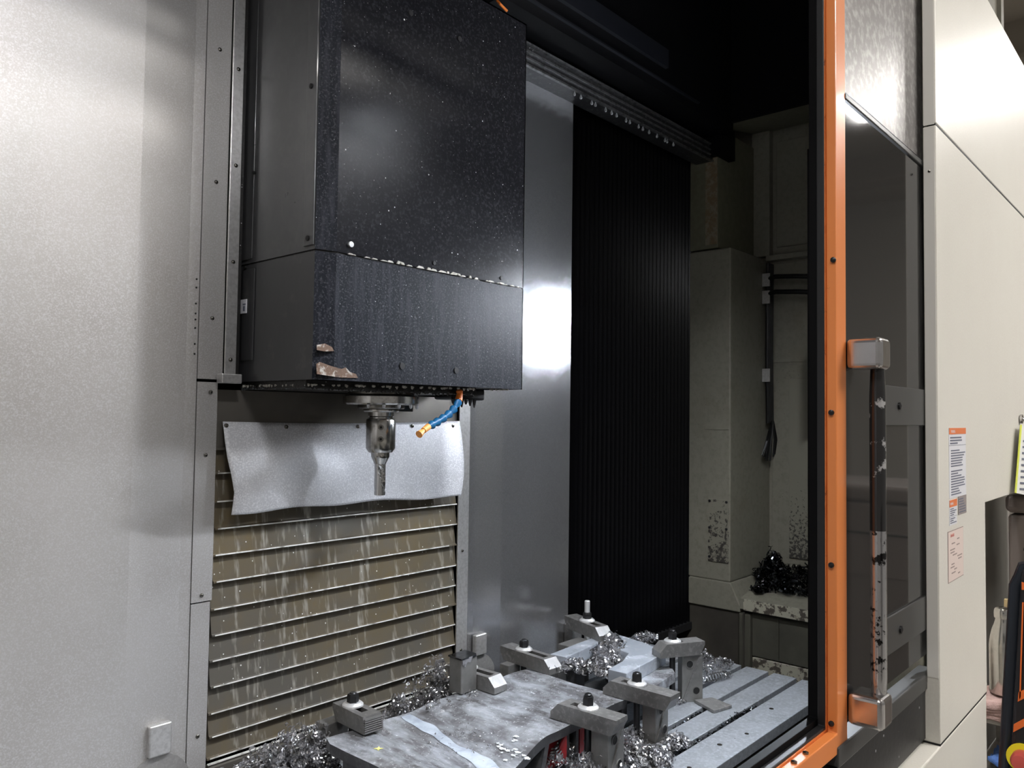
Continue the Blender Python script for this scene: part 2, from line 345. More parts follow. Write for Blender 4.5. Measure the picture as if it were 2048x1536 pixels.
# ================================================================== end wall (right)
XE, XN = 3.168, 3.569
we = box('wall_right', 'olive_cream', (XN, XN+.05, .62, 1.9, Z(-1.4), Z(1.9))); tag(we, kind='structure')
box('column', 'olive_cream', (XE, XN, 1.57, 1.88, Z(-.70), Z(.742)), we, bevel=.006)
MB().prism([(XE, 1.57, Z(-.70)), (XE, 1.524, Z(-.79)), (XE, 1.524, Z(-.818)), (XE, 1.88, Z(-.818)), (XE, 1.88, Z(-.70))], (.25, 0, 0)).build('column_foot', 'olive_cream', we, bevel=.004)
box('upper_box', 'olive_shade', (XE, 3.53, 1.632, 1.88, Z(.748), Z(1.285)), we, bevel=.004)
box('rust_strip', 'olive_rust', (XE-.004, XE, 1.634, 1.69, Z(.765), Z(1.25)), we)
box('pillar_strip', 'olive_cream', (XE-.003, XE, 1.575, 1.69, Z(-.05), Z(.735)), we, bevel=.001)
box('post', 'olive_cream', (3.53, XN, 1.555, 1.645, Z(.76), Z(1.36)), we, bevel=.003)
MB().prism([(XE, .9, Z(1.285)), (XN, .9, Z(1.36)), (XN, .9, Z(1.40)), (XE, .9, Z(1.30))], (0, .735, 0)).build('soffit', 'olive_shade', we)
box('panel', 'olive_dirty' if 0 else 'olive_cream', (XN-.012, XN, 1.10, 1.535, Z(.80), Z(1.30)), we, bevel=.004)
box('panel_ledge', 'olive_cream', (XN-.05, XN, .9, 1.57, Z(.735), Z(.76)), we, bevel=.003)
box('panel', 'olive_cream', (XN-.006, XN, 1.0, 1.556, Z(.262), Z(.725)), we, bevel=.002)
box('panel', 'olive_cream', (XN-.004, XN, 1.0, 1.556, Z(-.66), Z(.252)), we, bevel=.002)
box('hatch', 'olive_dirty', (XN-.012, XN-.004, 1.0, 1.474, Z(-.63), Z(.185)), we, bevel=.002)
box('hatch', 'olive_dirty', (XE-.004, XE, 1.576, 1.672, Z(-.62), Z(-.35)), we, bevel=.001)
for y_, z_ in ((1.664, -.36), (1.585, -.36), (1.664, -.475), (1.585, -.475), (1.664, -.6)):
    rivets([], we, 0)
    MB().lathe([(.006, 0), (.006, -.003), (.001, -.004)], (XE-.004, y_, Z(z_)), 8, 'x').build('screw', 'black_oxide', we)
# sloping ledge, lip and skirt
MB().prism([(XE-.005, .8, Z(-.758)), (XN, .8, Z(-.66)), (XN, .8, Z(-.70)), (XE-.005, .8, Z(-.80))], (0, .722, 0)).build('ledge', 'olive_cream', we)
box('lip', 'peeling_paint', (XE-.012, XE-.005, .8, 1.505, Z(-.803), Z(-.757)), we, bevel=.001)
box('skirt', 'skirt_brown', (XE+.01, XE+.03, 1.53, 1.9, Z(-1.4), Z(-.818)), we)
box('skirt_post', 'skirt_olive', (XE-.006, XE+.03, 1.478, 1.528, Z(-1.4), Z(-.818)), we, bevel=.004)
box('skirt_post', 'skirt_brown', (XE-.012, XE+.03, 1.500, 1.506, Z(-1.4), Z(-.81)), we)
box('skirt_plate', 'skirt_olive', (XE+.012, XE+.03, 1.362, 1.476, Z(-.99), Z(-.806)), we, bevel=.002)
box('skirt_plate', 'skirt_olive', (XE+.012, XE+.03, .9, 1.360, Z(-.99), Z(-.806)), we, bevel=.002)
box('skirt_band', 'peeling_paint', (XE+.010, XE+.03, .9, 1.474, Z(-1.06), Z(-.995)), we, bevel=.002)
box('skirt_plate', 'skirt_brown', (XE+.012, XE+.03, .9, 1.474, Z(-1.4), Z(-1.065)), we)
# black panel over the niche
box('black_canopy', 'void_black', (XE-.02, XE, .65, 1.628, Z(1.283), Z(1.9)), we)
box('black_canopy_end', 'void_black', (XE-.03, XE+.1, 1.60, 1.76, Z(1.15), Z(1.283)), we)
# hoses and cables
for ya, zb in ((553, .645), (585, .575)):
    pts = [(XN-.06, 1.56, Z(zb)), (XN-.10, 1.50, Z(zb+.003)), (XN-.10, 1.40, Z(zb-.006)), (XN-.06, 1.25, Z(zb-.02))]
    hs = MB().tube(pts, .011, 10).build('hose', 'hose_black', None, (XN-.06, 1.40, Z(zb)))
    tag(hs, 'black hose looped along the cream niche wall, %s of the two' % ('upper' if zb > .6 else 'lower'), 'hose', 'hoses in the niche')
t = thing('cable_bundle', 'bundle of grimy black cables hanging in the niche corner and fraying', 'cables', (XN-.05, 1.555, Z(-.15)))
oc = (XN-.05, 1.555, Z(-.15))
for k in range(5):
    dx = -.01-.012*k; MB().tube([(XN+dx-.01, 1.55, Z(.72)), (XN+dx-.014, 1.552, Z(.3)), (XN+dx-.01, 1.55, Z(-.02))], .007, 6).build('cable', 'hose_black', t, oc)
for k in range(14):
    a = random.uniform(-1, 1); MB().tube([(XN-.03+a*.01, 1.545, Z(-.01)), (XN-.06+a*.06, 1.545-.01*abs(a), Z(-.10)), (XN-.07+a*.075, 1.545, Z(-.20+.04*abs(a)))], .004, 5).build('strand', 'hose_black', t, oc)
for zz in (.64, .56, .2): box('clip', 'steel_trim', (XN-.085, XN-.078, 1.535, 1.57, Z(zz-.03), Z(zz+.03)), t, oc)

# ================================================================== telescopic way cover
ys = [782, 900, 949, 1006, 1061, 1114, 1168, 1223, 1276, 1327, 1380, 1433, 1481, 1524]
zs = [pz(431-(y-900)*.037 if y > 900 else 434, y, Y=YB) for y in ys]
wc = thing('way_cover', 'telescopic steel way cover with stained horizontal slats under the spindle head', 'way cover', (1.32, YB, zs[-1]))
ow = (1.32, YB, zs[-1])
for i in range(len(zs)-1):
    zt, zb = zs[i], zs[i+1]
    xa, xb = .9235+.0, 1.716
    ins = 0 if i < 3 else .004*(i % 2)
    prof = [(YB+.014, zt+.004), (YB+.004, zb+.006), (YB-.001, zb+.004), (YB-.001, zb), (YB+.018, zb), (YB+.03, zt+.004)]
    MB().prism([(xa+ins, y, z) for y, z in prof], (xb-xa-2*ins, 0, 0)).build('slat', 'slat_dark' if i < 1 else 'slat_steel', wc, ow)
    if i > 0: MB().box(xa+.006+ins, xb-.03*(i % 3 == 2)-.006, YB-.003, YB-.001, zb+.0008, zb+.0040).build('slat_lip', 'slat_lip', wc, ow, bevel=.0008)
box('bottom_rail', 'slat_lip', (.9235, 1.7155, YB-.006, YB+.0, zs[-1]-.010, zs[-1]-.007), wc, ow)
box('bottom_rail', 'slat_dark', (.9235, 1.7155, YB-.016, YB+.01, zs[-1]-.030, zs[-1]-.013), wc, ow)
box('bottom_rail', 'slat_lip', (.9235, 1.7155, YB-.02, YB-.016, zs[-1]-.034, zs[-1]-.032), wc, ow)
bs = box('lower_guard', 'slat_dark', (.9235, 1.7155, YB-.03, YB+.05, Z(-1.2), zs[-1]-.045), wc, ow)

# loose deflector sheet screwed to the slats
t = thing('deflector_sheet', 'bright dented sheet-metal deflector screwed across the way cover behind the tool', 'sheet', (1.32, 1.73, pz(700, 1012, Y=1.73)))
od = tuple(t.location)
Lp = [(446, 843), (450, 880), (455, 915), (463, 950), (469, 985), (466, 1010), (463, 1030)]
Rp = [(919, 842), (923, 868), (926, 895), (928, 920), (928, 950), (925, 975), (922, 993)]
def dsheet(dy):
    def fn(u, v):
        k = v*6; i = min(5, int(k)); w = k-i
        lx, ly = [Lp[i][q]*(1-w)+Lp[i+1][q]*w for q in (0, 1)]; rx, ry = [Rp[i][q]*(1-w)+Rp[i+1][q]*w for q in (0, 1)]
        x = lx*(1-u)+rx*u; y = ly*(1-u)+ry*u + 4*math.sin(u*math.pi)*(1-2*v) + 2.2*math.sin(u*17)*v
        Y = YB-.006 - .030*v - .012*math.sin(v*math.pi)*(.5+.5*math.sin(u*6+.8))
        # dent left of the tool
        e = ((u-.40)/.11)**2+((v-.62)/.34)**2
        if e < 1: Y -= .003*(1-e)
        e = ((u-.27)/.10)**2+((v-.7)/.4)**2
        if e < 1: Y += .002*(1-e)
        q = P(x, y, Y=Y); q.y += dy
        return q
    return fn
sh = MB().grid(56, 24, dsheet(0)).build('sheet', 'deflector', t, od, smooth=True)
sm = sh.modifiers.new('solid', 'SOLIDIFY'); sm.thickness = .0016
for px_, py_ in ((452, 851), (572, 854), (715, 853), (824, 852), (905, 852)):
    p = P(px_, py_, Y=YB-.008)
    MB().lathe([(.0055, 0), (.005, -.003), (.001, -.004)], p, 10, 'y').build('screw', 'machined_dark', t, od)

# ================================================================== spindle head
XL, XR, YH = .985, 1.661, 1.447
zbot, zseam, ztop = Z(.072), Z(.353), Z(1.107)
hd = thing('spindle_head', 'large black spindle head speckled with dried coolant above the table', 'spindle head', (1.323, 1.6, zbot))
oh = (1.323, 1.6, zbot)
CH = .048
def head_plan(i=0): return [(XL+i, 1.772), (XL+i, YH+.012+i), (XL+CH, YH+i), (XR-i, YH+i), (XR-i, 1.772)]
def shell(z0, z1, faces, name, m, th=.003, extra=0):
    p = head_plan()
    for a, nm, mm in faces:
        q = [Vector((*p[a], z0)), Vector((*p[a+1], z0)), Vector((*p[a+1], z1)), Vector((*p[a], z1))]
        e = (q[1]-q[0]).normalized(); nrm = Vector((-e.y, e.x, 0))
        MB().prism(q, nrm*th).build(nm, mm, hd, oh)
core = MB().prism([(x, y, zbot+.004) for x, y in head_plan(.004)], (0, 0, ztop-zbot-.008)).build('core', 'dark_grime', hd, oh)
shell(zseam+.003, ztop, [(0, 'side_cover', 'charcoal_paint'), (1, 'corner_strip', 'black_dusty'), (2, 'front_cover', 'black_paint'), (3, 'side_cover', 'black_paint')], '', '')
shell(zbot, zseam-.001, [(0, 'lower_side_cover', 'charcoal_worn'), (1, 'corner_strip', 'black_dusty'), (2, 'lower_front_cover', 'black_dusty'), (3, 'lower_side_cover', 'black_dusty')], '', '')
box('top_cover', 'black_paint', (XL, XR, YH, 1.77, ztop-.004, ztop), hd, oh)
# raised strip on the left side and narrow edge plates with holes
box('edge_strip', 'charcoal_paint', (XL-.005, XL, YH+.014, YH+.050, zseam+.012, ztop+.6), hd, oh, bevel=.001)
box('edge_strip', 'charcoal_worn', (XL-.003, XL, 1.70, 1.755, zbot+.05, zseam-.012), hd, oh, bevel=.001)
box('edge_strip', 'charcoal_paint', (XL-.003, XL, 1.715, 1.765, zseam+.012, ztop+.6), hd, oh, bevel=.001)
MB().prism([(x, y, ztop) for x, y in [(XL, 1.77), (XL, YH+.012), (XL+.03, YH+.004), (XL+.03, 1.77)]], (0, 0, .55)).build('side_cover', 'charcoal_paint', hd, oh)
MB().prism([(x, y, ztop-.002) for x, y in [(XL+.03, 1.77), (XL+.03, YH+.004), (1.44, YH+.004), (1.44, 1.77)]], (0, 0, .55)).build('upper_cover', 'black_paint', hd, oh)
def hole_x(x, y, z, r=.006): MB().lathe([(r, .002), (r, -.0035), (r*.2, -.0036)], (x, y, z), 10, 'x').build('bolt_hole', 'hole_black', hd, oh)
def hole_y(px_, py_, r=.006, m='hole_black', d=.0016): p = P(px_, py_, Y=YH-.002); MB().lathe([(r, .002), (r, -d), (r*.2, -d-.0002)], (p.x, YH-.001, p.z), 12, 'y').build('bolt_hole' if m == 'hole_black' else 'bolt', m, hd, oh)
for py_ in (170, 475): q = P(628-(py_-170)*.02, py_, X=XL-.005); hole_x(XL-.004, YH+.032, q.z)
for px_, py_ in ((490, 535), (508, 345)): q = P(px_, py_, X=XL-.003); hole_x(XL-.002, q.y, q.z, .004)
for px_, py_, r_ in ((822, 26, .007), (920, 78, .007), (805, 732, .008), (913, 741, .008), (869, 526, .005), (1003, 556, .005)): hole_y(px_, py_, r_)
hole_y(701, 489, .0065, 'bright_washer', .005)
p = P(489, 614, X=XL-.002); box('tag_plate', 'label_white', (XL-.005, XL-.003, p.y-.014, p.y+.014, p.z-.016, p.z+.018), hd, oh, bevel=.001)
p = P(489, 614, X=XL-.004); MB().box(XL-.0056, XL-.005, p.y-.004, p.y+.004, p.z-.010, p.z+.002).box(XL-.0056, XL-.005, p.y-.007, p.y+.006, p.z+.005, p.z+.008).build('tag_print', 'ink', hd, oh)
# residue along the seam, rust scuffs at the lower corner
for k in range(26):
    u = (k+random.random())/26; x = XL+CH+.02+u*(XR-XL-CH-.03)
    w = random.uniform(.008, .03); hgt = random.uniform(.0015, .004)*(1.6 if .25 < u < .7 else 1)
    MB().prism([(x-w/2, YH-.002, zseam+.001), (x+w/2, YH-.002, zseam+.001), (x+w*.3, YH-.002, zseam+.001+hgt), (x-w*.2, YH-.002, zseam+.001+hgt*1.2)], (0, -.003, 0)).build('residue', 'white_residue', hd, oh)
def scuff(pxs, name='scuff'):
    MB().prism([P(x, y, Y=YH-.0025) for x, y in pxs], (0, .002, 0)).build(name, 'rust_scuff', hd, oh)
scuff([(634, 690), (650, 687), (664, 694), (668, 702), (650, 703), (634, 700)])
scuff([(633, 728), (640, 724), (662, 732), (684, 738), (692, 735), (700, 744), (712, 748), (716, 756), (680, 755), (660, 752), (634, 748)])
box('bottom_plate', 'dark_grime', (XL+.01, XR-.13, YH+.05, 1.765, zbot-.018, zbot+.002), hd, oh, bevel=.002)
def ragged(p0, p1, n_, dmin, dmax, m, name, gaps=0):
    p0, p1 = Vector(p0), Vector(p1); nrm = (p1-p0).cross(Vector((0, 0, 1))).normalized()*.004
    mb_ = MB()
    for k in range(n_):
        if random.random() < gaps: continue
        a_, b_ = p0.lerp(p1, k/n_), p0.lerp(p1, (k+1)/n_); mid = a_.lerp(b_, random.uniform(.3, .7))
        mb_.prism([a_+Vector((0, 0, random.uniform(0, .003))), b_+Vector((0, 0, random.uniform(0, .003))), b_-Vector((0, 0, random.uniform(.001, dmin))), mid-Vector((0, 0, random.uniform(dmin, dmax))), a_-Vector((0, 0, random.uniform(.001, dmin)))], nrm*random.uniform(.6, 1.6))
    o_ = mb_.build(name, m, hd, oh); o_['kind'] = 'stuff'
ragged((XL+.02, YH+.048, zbot-.015), (XR-.13, YH+.048, zbot-.015), 60, .003, .009, 'dark_grime', 'sludge')
ragged((XL+.02, YH+.046, zbot-.010), (XR-.05, YH+.01, zbot-.002), 90, .002, .006, 'white_residue', 'residue_crust', .62)
ragged((XL+.008, 1.76, zbot-.012), (XL+.02, YH+.05, zbot-.012), 40, .003, .009, 'dark_grime', 'sludge')
ragged((XL+.006, 1.76, zbot-.010), (XL+.018, YH+.045, zbot-.010), 60, .002, .005, 'white_residue', 'residue_crust', .6)
# spindle nose, rings
sx, sy = 1.290, 1.60
so = (sx, sy, 0)
spn = thing('spindle_parts', '', '') if 0 else None
def ring(name, m, r, z0, z1, ch=.003): MB().lathe([(.02, Z(z0)), (r-ch, Z(z0)), (r, Z(z0)+ch), (r, Z(z1)-ch), (r-ch, Z(z1)), (.02, Z(z1))], so, 48).build(name, m, hd, oh)
ring('nose_ring', 'machined_dark', .084, .046, .075)
ring('nose_ring', 'machined_steel', .096, .022, .047, .004)
ring('nose_ring', 'machined_dark', .060, .012, .024)
ring('nose_ring', 'machined_steel', .046, .004, .013)
box('drive_key', 'black_oxide', (sx+.03, sx+.082, sy-.03, sy+.02, Z(.006), Z(.022)), hd, oh, bevel=.002)
for k in range(7):
    a = -2.6+k*.42; MB().lathe([(.0045, 0), (.004, -.006), (.001, -.009)], (sx+.092*math.cos(a), sy+.092*math.sin(a), Z(.022)), 6).build('drip', 'water', hd, oh)
box('nozzle_block', 'black_rubber', (1.47, 1.60, 1.53, 1.60, Z(.040), zbot), hd, oh, bevel=.006)
for k in range(6):
    x = 1.475+k*.016; MB().lathe([(.006, Z(.042)), (.005, Z(.034)), (.002, Z(.028-.004*(k % 3)))], (x, 1.528, 0), 6).build('sludge', 'dark_grime', hd, oh)
# tool holder with end mill
th = thing('tool_holder', 'steel side-lock tool holder with two set screws hanging in the spindle', 'tool holder', (sx, sy, Z(-.125)))
ot = (sx, sy, Z(-.125))
MB().lathe([(.015, Z(.012)), (.033, Z(.012)), (.033, Z(-.006)), (.030, Z(-.009)), (.030, Z(-.012)), (.0365, Z(-.014)), (.0375, Z(-.016)), (.0375, Z(-.088)), (.031, Z(-.098)), (.015, Z(-.098))], so, 48).build('holder_body', 'machined_steel', th, ot)
MB().lathe([(.010, Z(-.096)), (.0235, Z(-.098)), (.0235, Z(-.110)), (.021, Z(-.114)), (.0145, Z(-.128)), (.010, Z(-.128))], so, 32).build('collet_nose', 'machined_steel', th, ot)
for py_ in (855, 879):
    z_ = pz(760, py_, Y=sy-.045)
    # screws face the camera
    dv = Vector((-sx, -sy, 0)).normalized(); c = Vector((sx, sy, z_))+dv*.0358
    pts = [c, c+dv*.003]
    MB().tube(pts, .0070, 16).build('set_screw', 'machined_dark', th, ot)
    MB().tube([c+dv*.0028, c+dv*.0035], .0035, 6).build('hex_socket', 'hole_black', th, ot)
em = thing('end_mill', 'two-flute steel end mill clamped in the tool holder', 'end mill', (sx, sy, Z(-.207)))
mb = MB(); v = []; f = []; NA, NZ = 28, 36; zt_, zb_ = Z(-.120), Z(-.207)
for j in range(NZ+1):
    k = j/NZ; z = zt_+(zb_-zt_)*k
    for i in range(NA):
        a = 2*math.pi*i/NA; ph = (a - k*2.1) % math.pi
        fl_ = max(0, min(1, (k-.12)*8)); r = .0140
        if ph < 1.0: r -= .0070*fl_*math.sin(ph*math.pi/1.0)
        v.append((sx+r*math.cos(a), sy+r*math.sin(a), z))
for j in range(NZ):
    for i in range(NA): f.append((j*NA+i, j*NA+(i+1) % NA, (j+1)*NA+(i+1) % NA, (j+1)*NA+i))
f.append(tuple(range(NA))); f.append(tuple(NZ*NA+i for i in range(NA-1, -1, -1)))
mb.add(v, f); mb.build('flutes', 'carbide', em, (sx, sy, Z(-.207)), smooth=True)
MB().lathe([(.005, Z(-.205)), (.0144, Z(-.206)), (.0144, Z(-.198)), (.005, Z(-.197))], so, 28).build('cutting_tip', 'carbide', em, (sx, sy, Z(-.207)))
# segmented coolant hose
hose = thing('coolant_nozzle', 'segmented blue coolant hose with orange ends pointing at the cutter', 'coolant hose', P(918, 790, Y=1.484))
oz = tuple(hose.location)
path = [(920, 787), (918, 800), (910, 815), (901, 826), (890, 834), (878, 842), (867, 848), (857, 853), (847, 861), (838, 869)]
pp = [P(x, y, Y=1.484-.004*i) for i, (x, y) in enumerate(path)]
pp.insert(0, P(919, 779, Y=1.484))
def seg(a, b, r1, r2, m, name): MB().tube([a, a.lerp(b, .25), a.lerp(b, .5), a.lerp(b, .8), b], [r1*.55, r1, r2*1.0, r2*.62, r2*.55], 12).build(name, m, hose, oz)
seg(pp[0], pp[1].lerp(pp[2], .3), .009, .009, 'orange_plastic', 'base_fitting')
MB().tube([pp[1], pp[2].lerp(pp[3], .1)], [.008, .010], 12).build('ball_joint', 'orange_plastic', hose, oz)
for i in range(2, 8): seg(pp[i], pp[i+1].lerp(pp[i], -.1), .0115, .0100, 'blue_plastic', 'hose_segment')
MB().tube([pp[8], pp[9]], [.0085, .0075], 12).build('nozzle_collar', 'pale_orange_plastic', hose, oz)
MB().tube([pp[9].lerp(pp[8], .2), pp[10]], [.0045, .0095], 12).build('nozzle_tip', 'pale_orange_plastic', hose, oz)

# ================================================================== table
TZ = Z(-.87)
tb = thing('machine_table', 'grey cast-iron milling table with long T-slots and scattered coolant drops', 'table', (1.7, 1.3, TZ-.16))
ob_ = (1.7, 1.3, TZ-.16)
TX0, TX1, TY0, TY1 = .2, 2.662, .951, 1.66
slots = [1.068, 1.166, 1.266, 1.366, 1.466, 1.566]
sw = .0095
edges = [TY0]
for s_ in slots: edges += [s_-sw, s_+sw]
edges.append(TY1)
for k in range(0, len(edges), 2):
    box('table_rib', 'cast_table', (TX0, TX1, edges[k], edges[k+1], TZ-.03, TZ), tb, ob_, bevel=.0015)
box('table_body', 'table_side', (TX0, TX1-.002, TY0+.002, TY1-.002, TZ-.16, TZ-.032), tb, ob_)
for x, y, r_ in ((1.98, 1.01, .007), (2.10, .99, .006), (2.33, 1.02, .007), (1.80, 1.0, .006), (2.25, 1.12, .005), (1.66, 1.01, .007)):
    MB().lathe([(r_, -.0005), (r_, .0006), (r_*.9, .0007)], (x, y, TZ), 12).build('plug_hole', 'machined_dark', tb, ob_)

# ================================================================== workpieces
ZP = Z(-.757)
wk = thing('steel_weldment', 'wide steel weldment covered in milky coolant clamped low on the table', 'workpiece', (1.45, 1.4, TZ))
owk = (1.45, 1.4, TZ)
BX0, BX1, BY0, BY1 = 1.108, 1.83, 1.205, 1.566
va, vb = P(800, 1425, Z=-.765), P(1005, 1536, Z=-.785)       # valley line where coolant runs
def vx(y): return va.x+(vb.x-va.x)*(y-va.y)/(vb.y-va.y)
def wz(x, y):
    k = (BY1-y)/(BY1-BY0); dep = .006+.040*max(0, k)
    c = vx(y); wl_ = max(.05, c-BX0); wr_ = .17
    d = (c-x)/wl_ if x < c else (x-c)/wr_
    s_ = max(0, 1-d); s_ = s_*s_*(3-2*s_)
    return ZP - dep*s_ - .0016 + .0015*math.sin(x*40)*math.sin(y*33)
def wfn(u, v):
    x = BX0+(BX1-BX0)*u; y = BY0+(BY1-BY0)*v
    # rounded back left corner
    if u == 0: y = min(y, BY1-.03)
    return (x, y, wz(x, y))
top = MB().grid(60, 36, wfn).build('top_plate', 'wet_steel', wk, owk, smooth=True)
md = top.modifiers.new('solid', 'SOLIDIFY'); md.thickness = .017; md.offset = -1; top.data.materials.append(MATS['plate_edge']); md.material_offset_rim = 1; md.thickness = .022; top.modifiers.new('split', 'EDGE_SPLIT').split_angle = R(40)
# pooled coolant along the valley, foam splash at its lower end
def ribbon(pts, wd, name, m, lift=.0012):
    n_ = len(pts)-1
    MB().grid(n_*4, 3, lambda u, v: (lambda q: (q[0], q[1], wz(q[0], q[1])+lift))((lambda a: (a[0]+(v-.5)*wd(u), a[1]))((lambda i, w: (pts[i][0]*(1-w)+pts[i+1][0]*w, pts[i][1]*(1-w)+pts[i+1][1]*w))(min(n_-1, int(u*n_)), u*n_-min(n_-1, int(u*n_)))))).build(name, m, wk, owk, smooth=True)
yy_ = [BY1-.01-k*(BY1-BY0-.02)/14 for k in range(15)]
ribbon([(vx(y)+.003*math.sin(y*40), y) for y in yy_], lambda u: .028+.007*math.sin(u*9)+.004*math.sin(u*31)+.012*u, 'coolant_pool', 'coolant_film')
fp = P(1020, 1500, Z=-.775)
for k in range(22):
    cx_, cy_ = fp.x+random.gauss(0, .022), fp.y+random.gauss(0, .03); rr = random.uniform(.003, .009)
    MB().prism([(cx_+rr*random.uniform(.4, 1.3)*math.cos(a*.45), cy_+rr*random.uniform(.4, 1.3)*math.sin(a*.45), wz(cx_, cy_)+.0006) for a in range(14)], (0, 0, .0010)).build('foam_splash', 'foam', wk, owk)
# open front end: ribs and red painted inner faces
def ribp(x, y0, y1, z0, th=.010, m='plate_edge', name='rib'): box(name, m, (x, x+th, y0, y1, z0, ZP-.016), wk, owk)
a0 = P(1092, 1466, Y=BY0); a1 = P(1078, 1520, Y=BY0)
MB().prism([(a0.x, BY0, ZP-.014), (a0.x+.016, BY0, ZP-.014), (a1.x+.016, BY0, TZ+.008), (a1.x, BY0, TZ+.008)], (0, .25, 0)).build('sloped_web', 'plate_edge', wk, owk)
for xr in (1.572, 1.610, 1.775, 1.812): ribp(xr, BY0+.004, BY1-.02, TZ+.008)
box('inner_face', 'red_paint', (a1.x+.02, 1.572, BY0+.03, BY0+.04, TZ+.008, ZP-.017), wk, owk)
box('inner_face', 'red_paint', (1.66, 1.775, BY0+.03, BY0+.04, TZ+.008, ZP-.017), wk, owk)
MB().prism([(1.572, BY0+.004, ZP-.02), (1.572, BY0+.004, TZ+.02), (1.545, BY0+.03, TZ+.02)], (0, .004, 0)).build('gusset', 'red_paint', wk, owk)
MB().prism([(1.775, BY0+.004, ZP-.02), (1.775, BY0+.004, TZ+.02), (1.745, BY0+.03, TZ+.02)], (0, .004, 0)).build('gusset', 'red_paint', wk, owk)
box('back_flange', 'plate_edge', (BX0+.05, BX1, BY1-.03, BY1-.015, TZ+.004, ZP-.016), wk, owk)
box('left_flange', 'plate_edge', (BX0+.03, BX0+.045, BY0+.02, BY1-.04, TZ+.004, ZP-.016), wk, owk)
p = P(757, 1496, Z=-.760); MB().prism([(p.x+.011*math.cos(k*.79)*(1 if k % 2 else .4), p.y+.011*math.sin(k*.79)*(1 if k % 2 else .4), wz(p.x, p.y)+.0008) for k in range(8)], (0, 0, .0008)).build('paint_mark', 'pen_yellow', wk, owk)

ZR = Z(-.727)
rp = thing('notched_plate', 'thick bright steel plate with a deep notch full of chips', 'workpiece', (2.1, 1.42, TZ))
orp = (2.1, 1.42, TZ)
poly = [(1100, 1308), (1132, 1314), (1196, 1286), (1222, 1294), (1257, 1306), (1245, 1322), (1216, 1338), (1253, 1347), (1300, 1322), (1332, 1303), (1288, 1285), (1240, 1270), (1185, 1275)]
q = [P(x, y, Z=-.727) for x, y in poly]
MB().prism(q, (0, 0, -.038)).build('plate', 'wet_steel_bright', rp, orp, bevel=.002)
q2 = [P(x, y, Z=-.765) for x, y in ((1255, 1380), (1300, 1378), (1350, 1345), (1335, 1318), (1290, 1345), (1250, 1368))]
MB().prism(q2, (0, 0, -.03)).build('lower_plate', 'wet_steel', rp, orp, bevel=.002)
for x, y in ((1.95, 1.47), (2.20, 1.50), (2.16, 1.33), (1.97, 1.33)): box('support', 'plate_edge', (x-.02, x+.02, y-.02, y+.02, TZ, ZR-.038), rp, orp)

# ================================================================== clamps
def clamp(tip, heel, ztop, label, wid=.052, th=.040, nut_at=.45, stud=0, slot=(.45, .9), serr=False, hexn=True, flip=1, heelz=0, zpost=None):
    a, b = P(*tip, Z=ztop), P(*heel, Z=ztop)
    d = (b-a); Ln = d.length; rz = math.atan2(d.y, d.x)
    t = thing('strap_clamp', label, 'clamp', (a.x, a.y, Z(ztop)-th), rz, 'strap clamps holding the workpieces')
    w = wid/2; bv = .026 if not serr else .006
    # bar along +x from tip (x=0) to heel, chamfered nose and undercut heel, with a real slot
    s0, s1 = Ln*slot[0], Ln*slot[1]; sl = .010
    prof = [(-bv*.9, 0), (-bv*.9, th*.42), (0, th), (Ln, th), (Ln, th*.72), (Ln-.016, 0)]
    m = MB()
    for y0, y1 in ((-w, -sl), (sl, w)): m.prism([(x, y0, z) for x, z in prof], (0, y1-y0, 0))
    m.prism([(-bv*.9, -sl, 0), (-bv*.9, -sl, th*.42), (0, -sl, th), (s0, -sl, th), (s0, -sl, 0)], (0, 2*sl, 0))
    m.prism([(s1, -sl, 0), (s1, -sl, th), (Ln, -sl, th), (Ln, -sl, th*.72), (Ln-.016, -sl, 0)], (0, 2*sl, 0))
    m.build('bar', 'tool_steel', t)
    if serr:
        for k in range(7): MB().box(-.010, -.004, -w, w, .003+k*.005, .006+k*.005).build('tooth', 'tool_steel', t)
    nx = Ln*nut_at
    MB().lathe([(.011, th), (.026, th), (.026, th+.004), (.020, th+.009), (.011, th+.009)], (nx, 0, 0), 24).build('washer', 'bright_washer', t)
    MB().lathe([(.008, th+.009), (.015, th+.009), (.015, th+.023), (.013, th+.027), (.008, th+.027)], (nx, 0, 0), 6).build('nut', 'black_oxide', t).data.polygons.foreach_set('use_smooth', [False]*30) if False else MB().lathe([(.008, th+.009), (.0145, th+.009), (.0145, th+.024), (.0125, th+.029), (.004, th+.031)], (nx, 0, 0), 6).build('nut', 'black_oxide', t, smooth=False)
    MB().lathe([(.002, TZ-(Z(ztop)-th)+.001), (.009, TZ-(Z(ztop)-th)+.001), (.009, th+.030+stud), (.007, th+.032+stud), (.001, th+.032+stud)], (nx, 0, 0), 14).build('stud', 'bright_washer' if stud > .02 else 'black_oxide', t)
    return t
clamp((1128, 1402), (1244, 1436), -.717, 'strap clamp beside the front red opening with a chip-covered bright nut', nut_at=.43, slot=(.15, .58), stud=.004)
clamp((1231, 1357), (1351, 1389), -.717, 'strap clamp with black domed nut on the block standing on a base plate', nut_at=.37, slot=(.12, .52))
clamp((1326, 1285), (1401, 1278), -.686, 'strap clamp at the notched plate with black hex nut beside the bare T-slots', nut_at=.25, slot=(.08, .5), wid=.05, stud=.004)
clamp((1100, 1316), (1012, 1288), -.717, 'strap clamp with black nut and long slot on the weldment by the steel wall', nut_at=.58, slot=(.08, .62))
clamp((1203, 1253), (1141, 1229), -.686, 'strap clamp with tall bright stud in front of the black bellows', nut_at=.45, slot=(.08, .5), stud=.036)
clamp((989, 1351), (905, 1326), -.717, 'strap clamp half hidden behind a dark upright block', nut_at=.60, slot=(.06, .60))
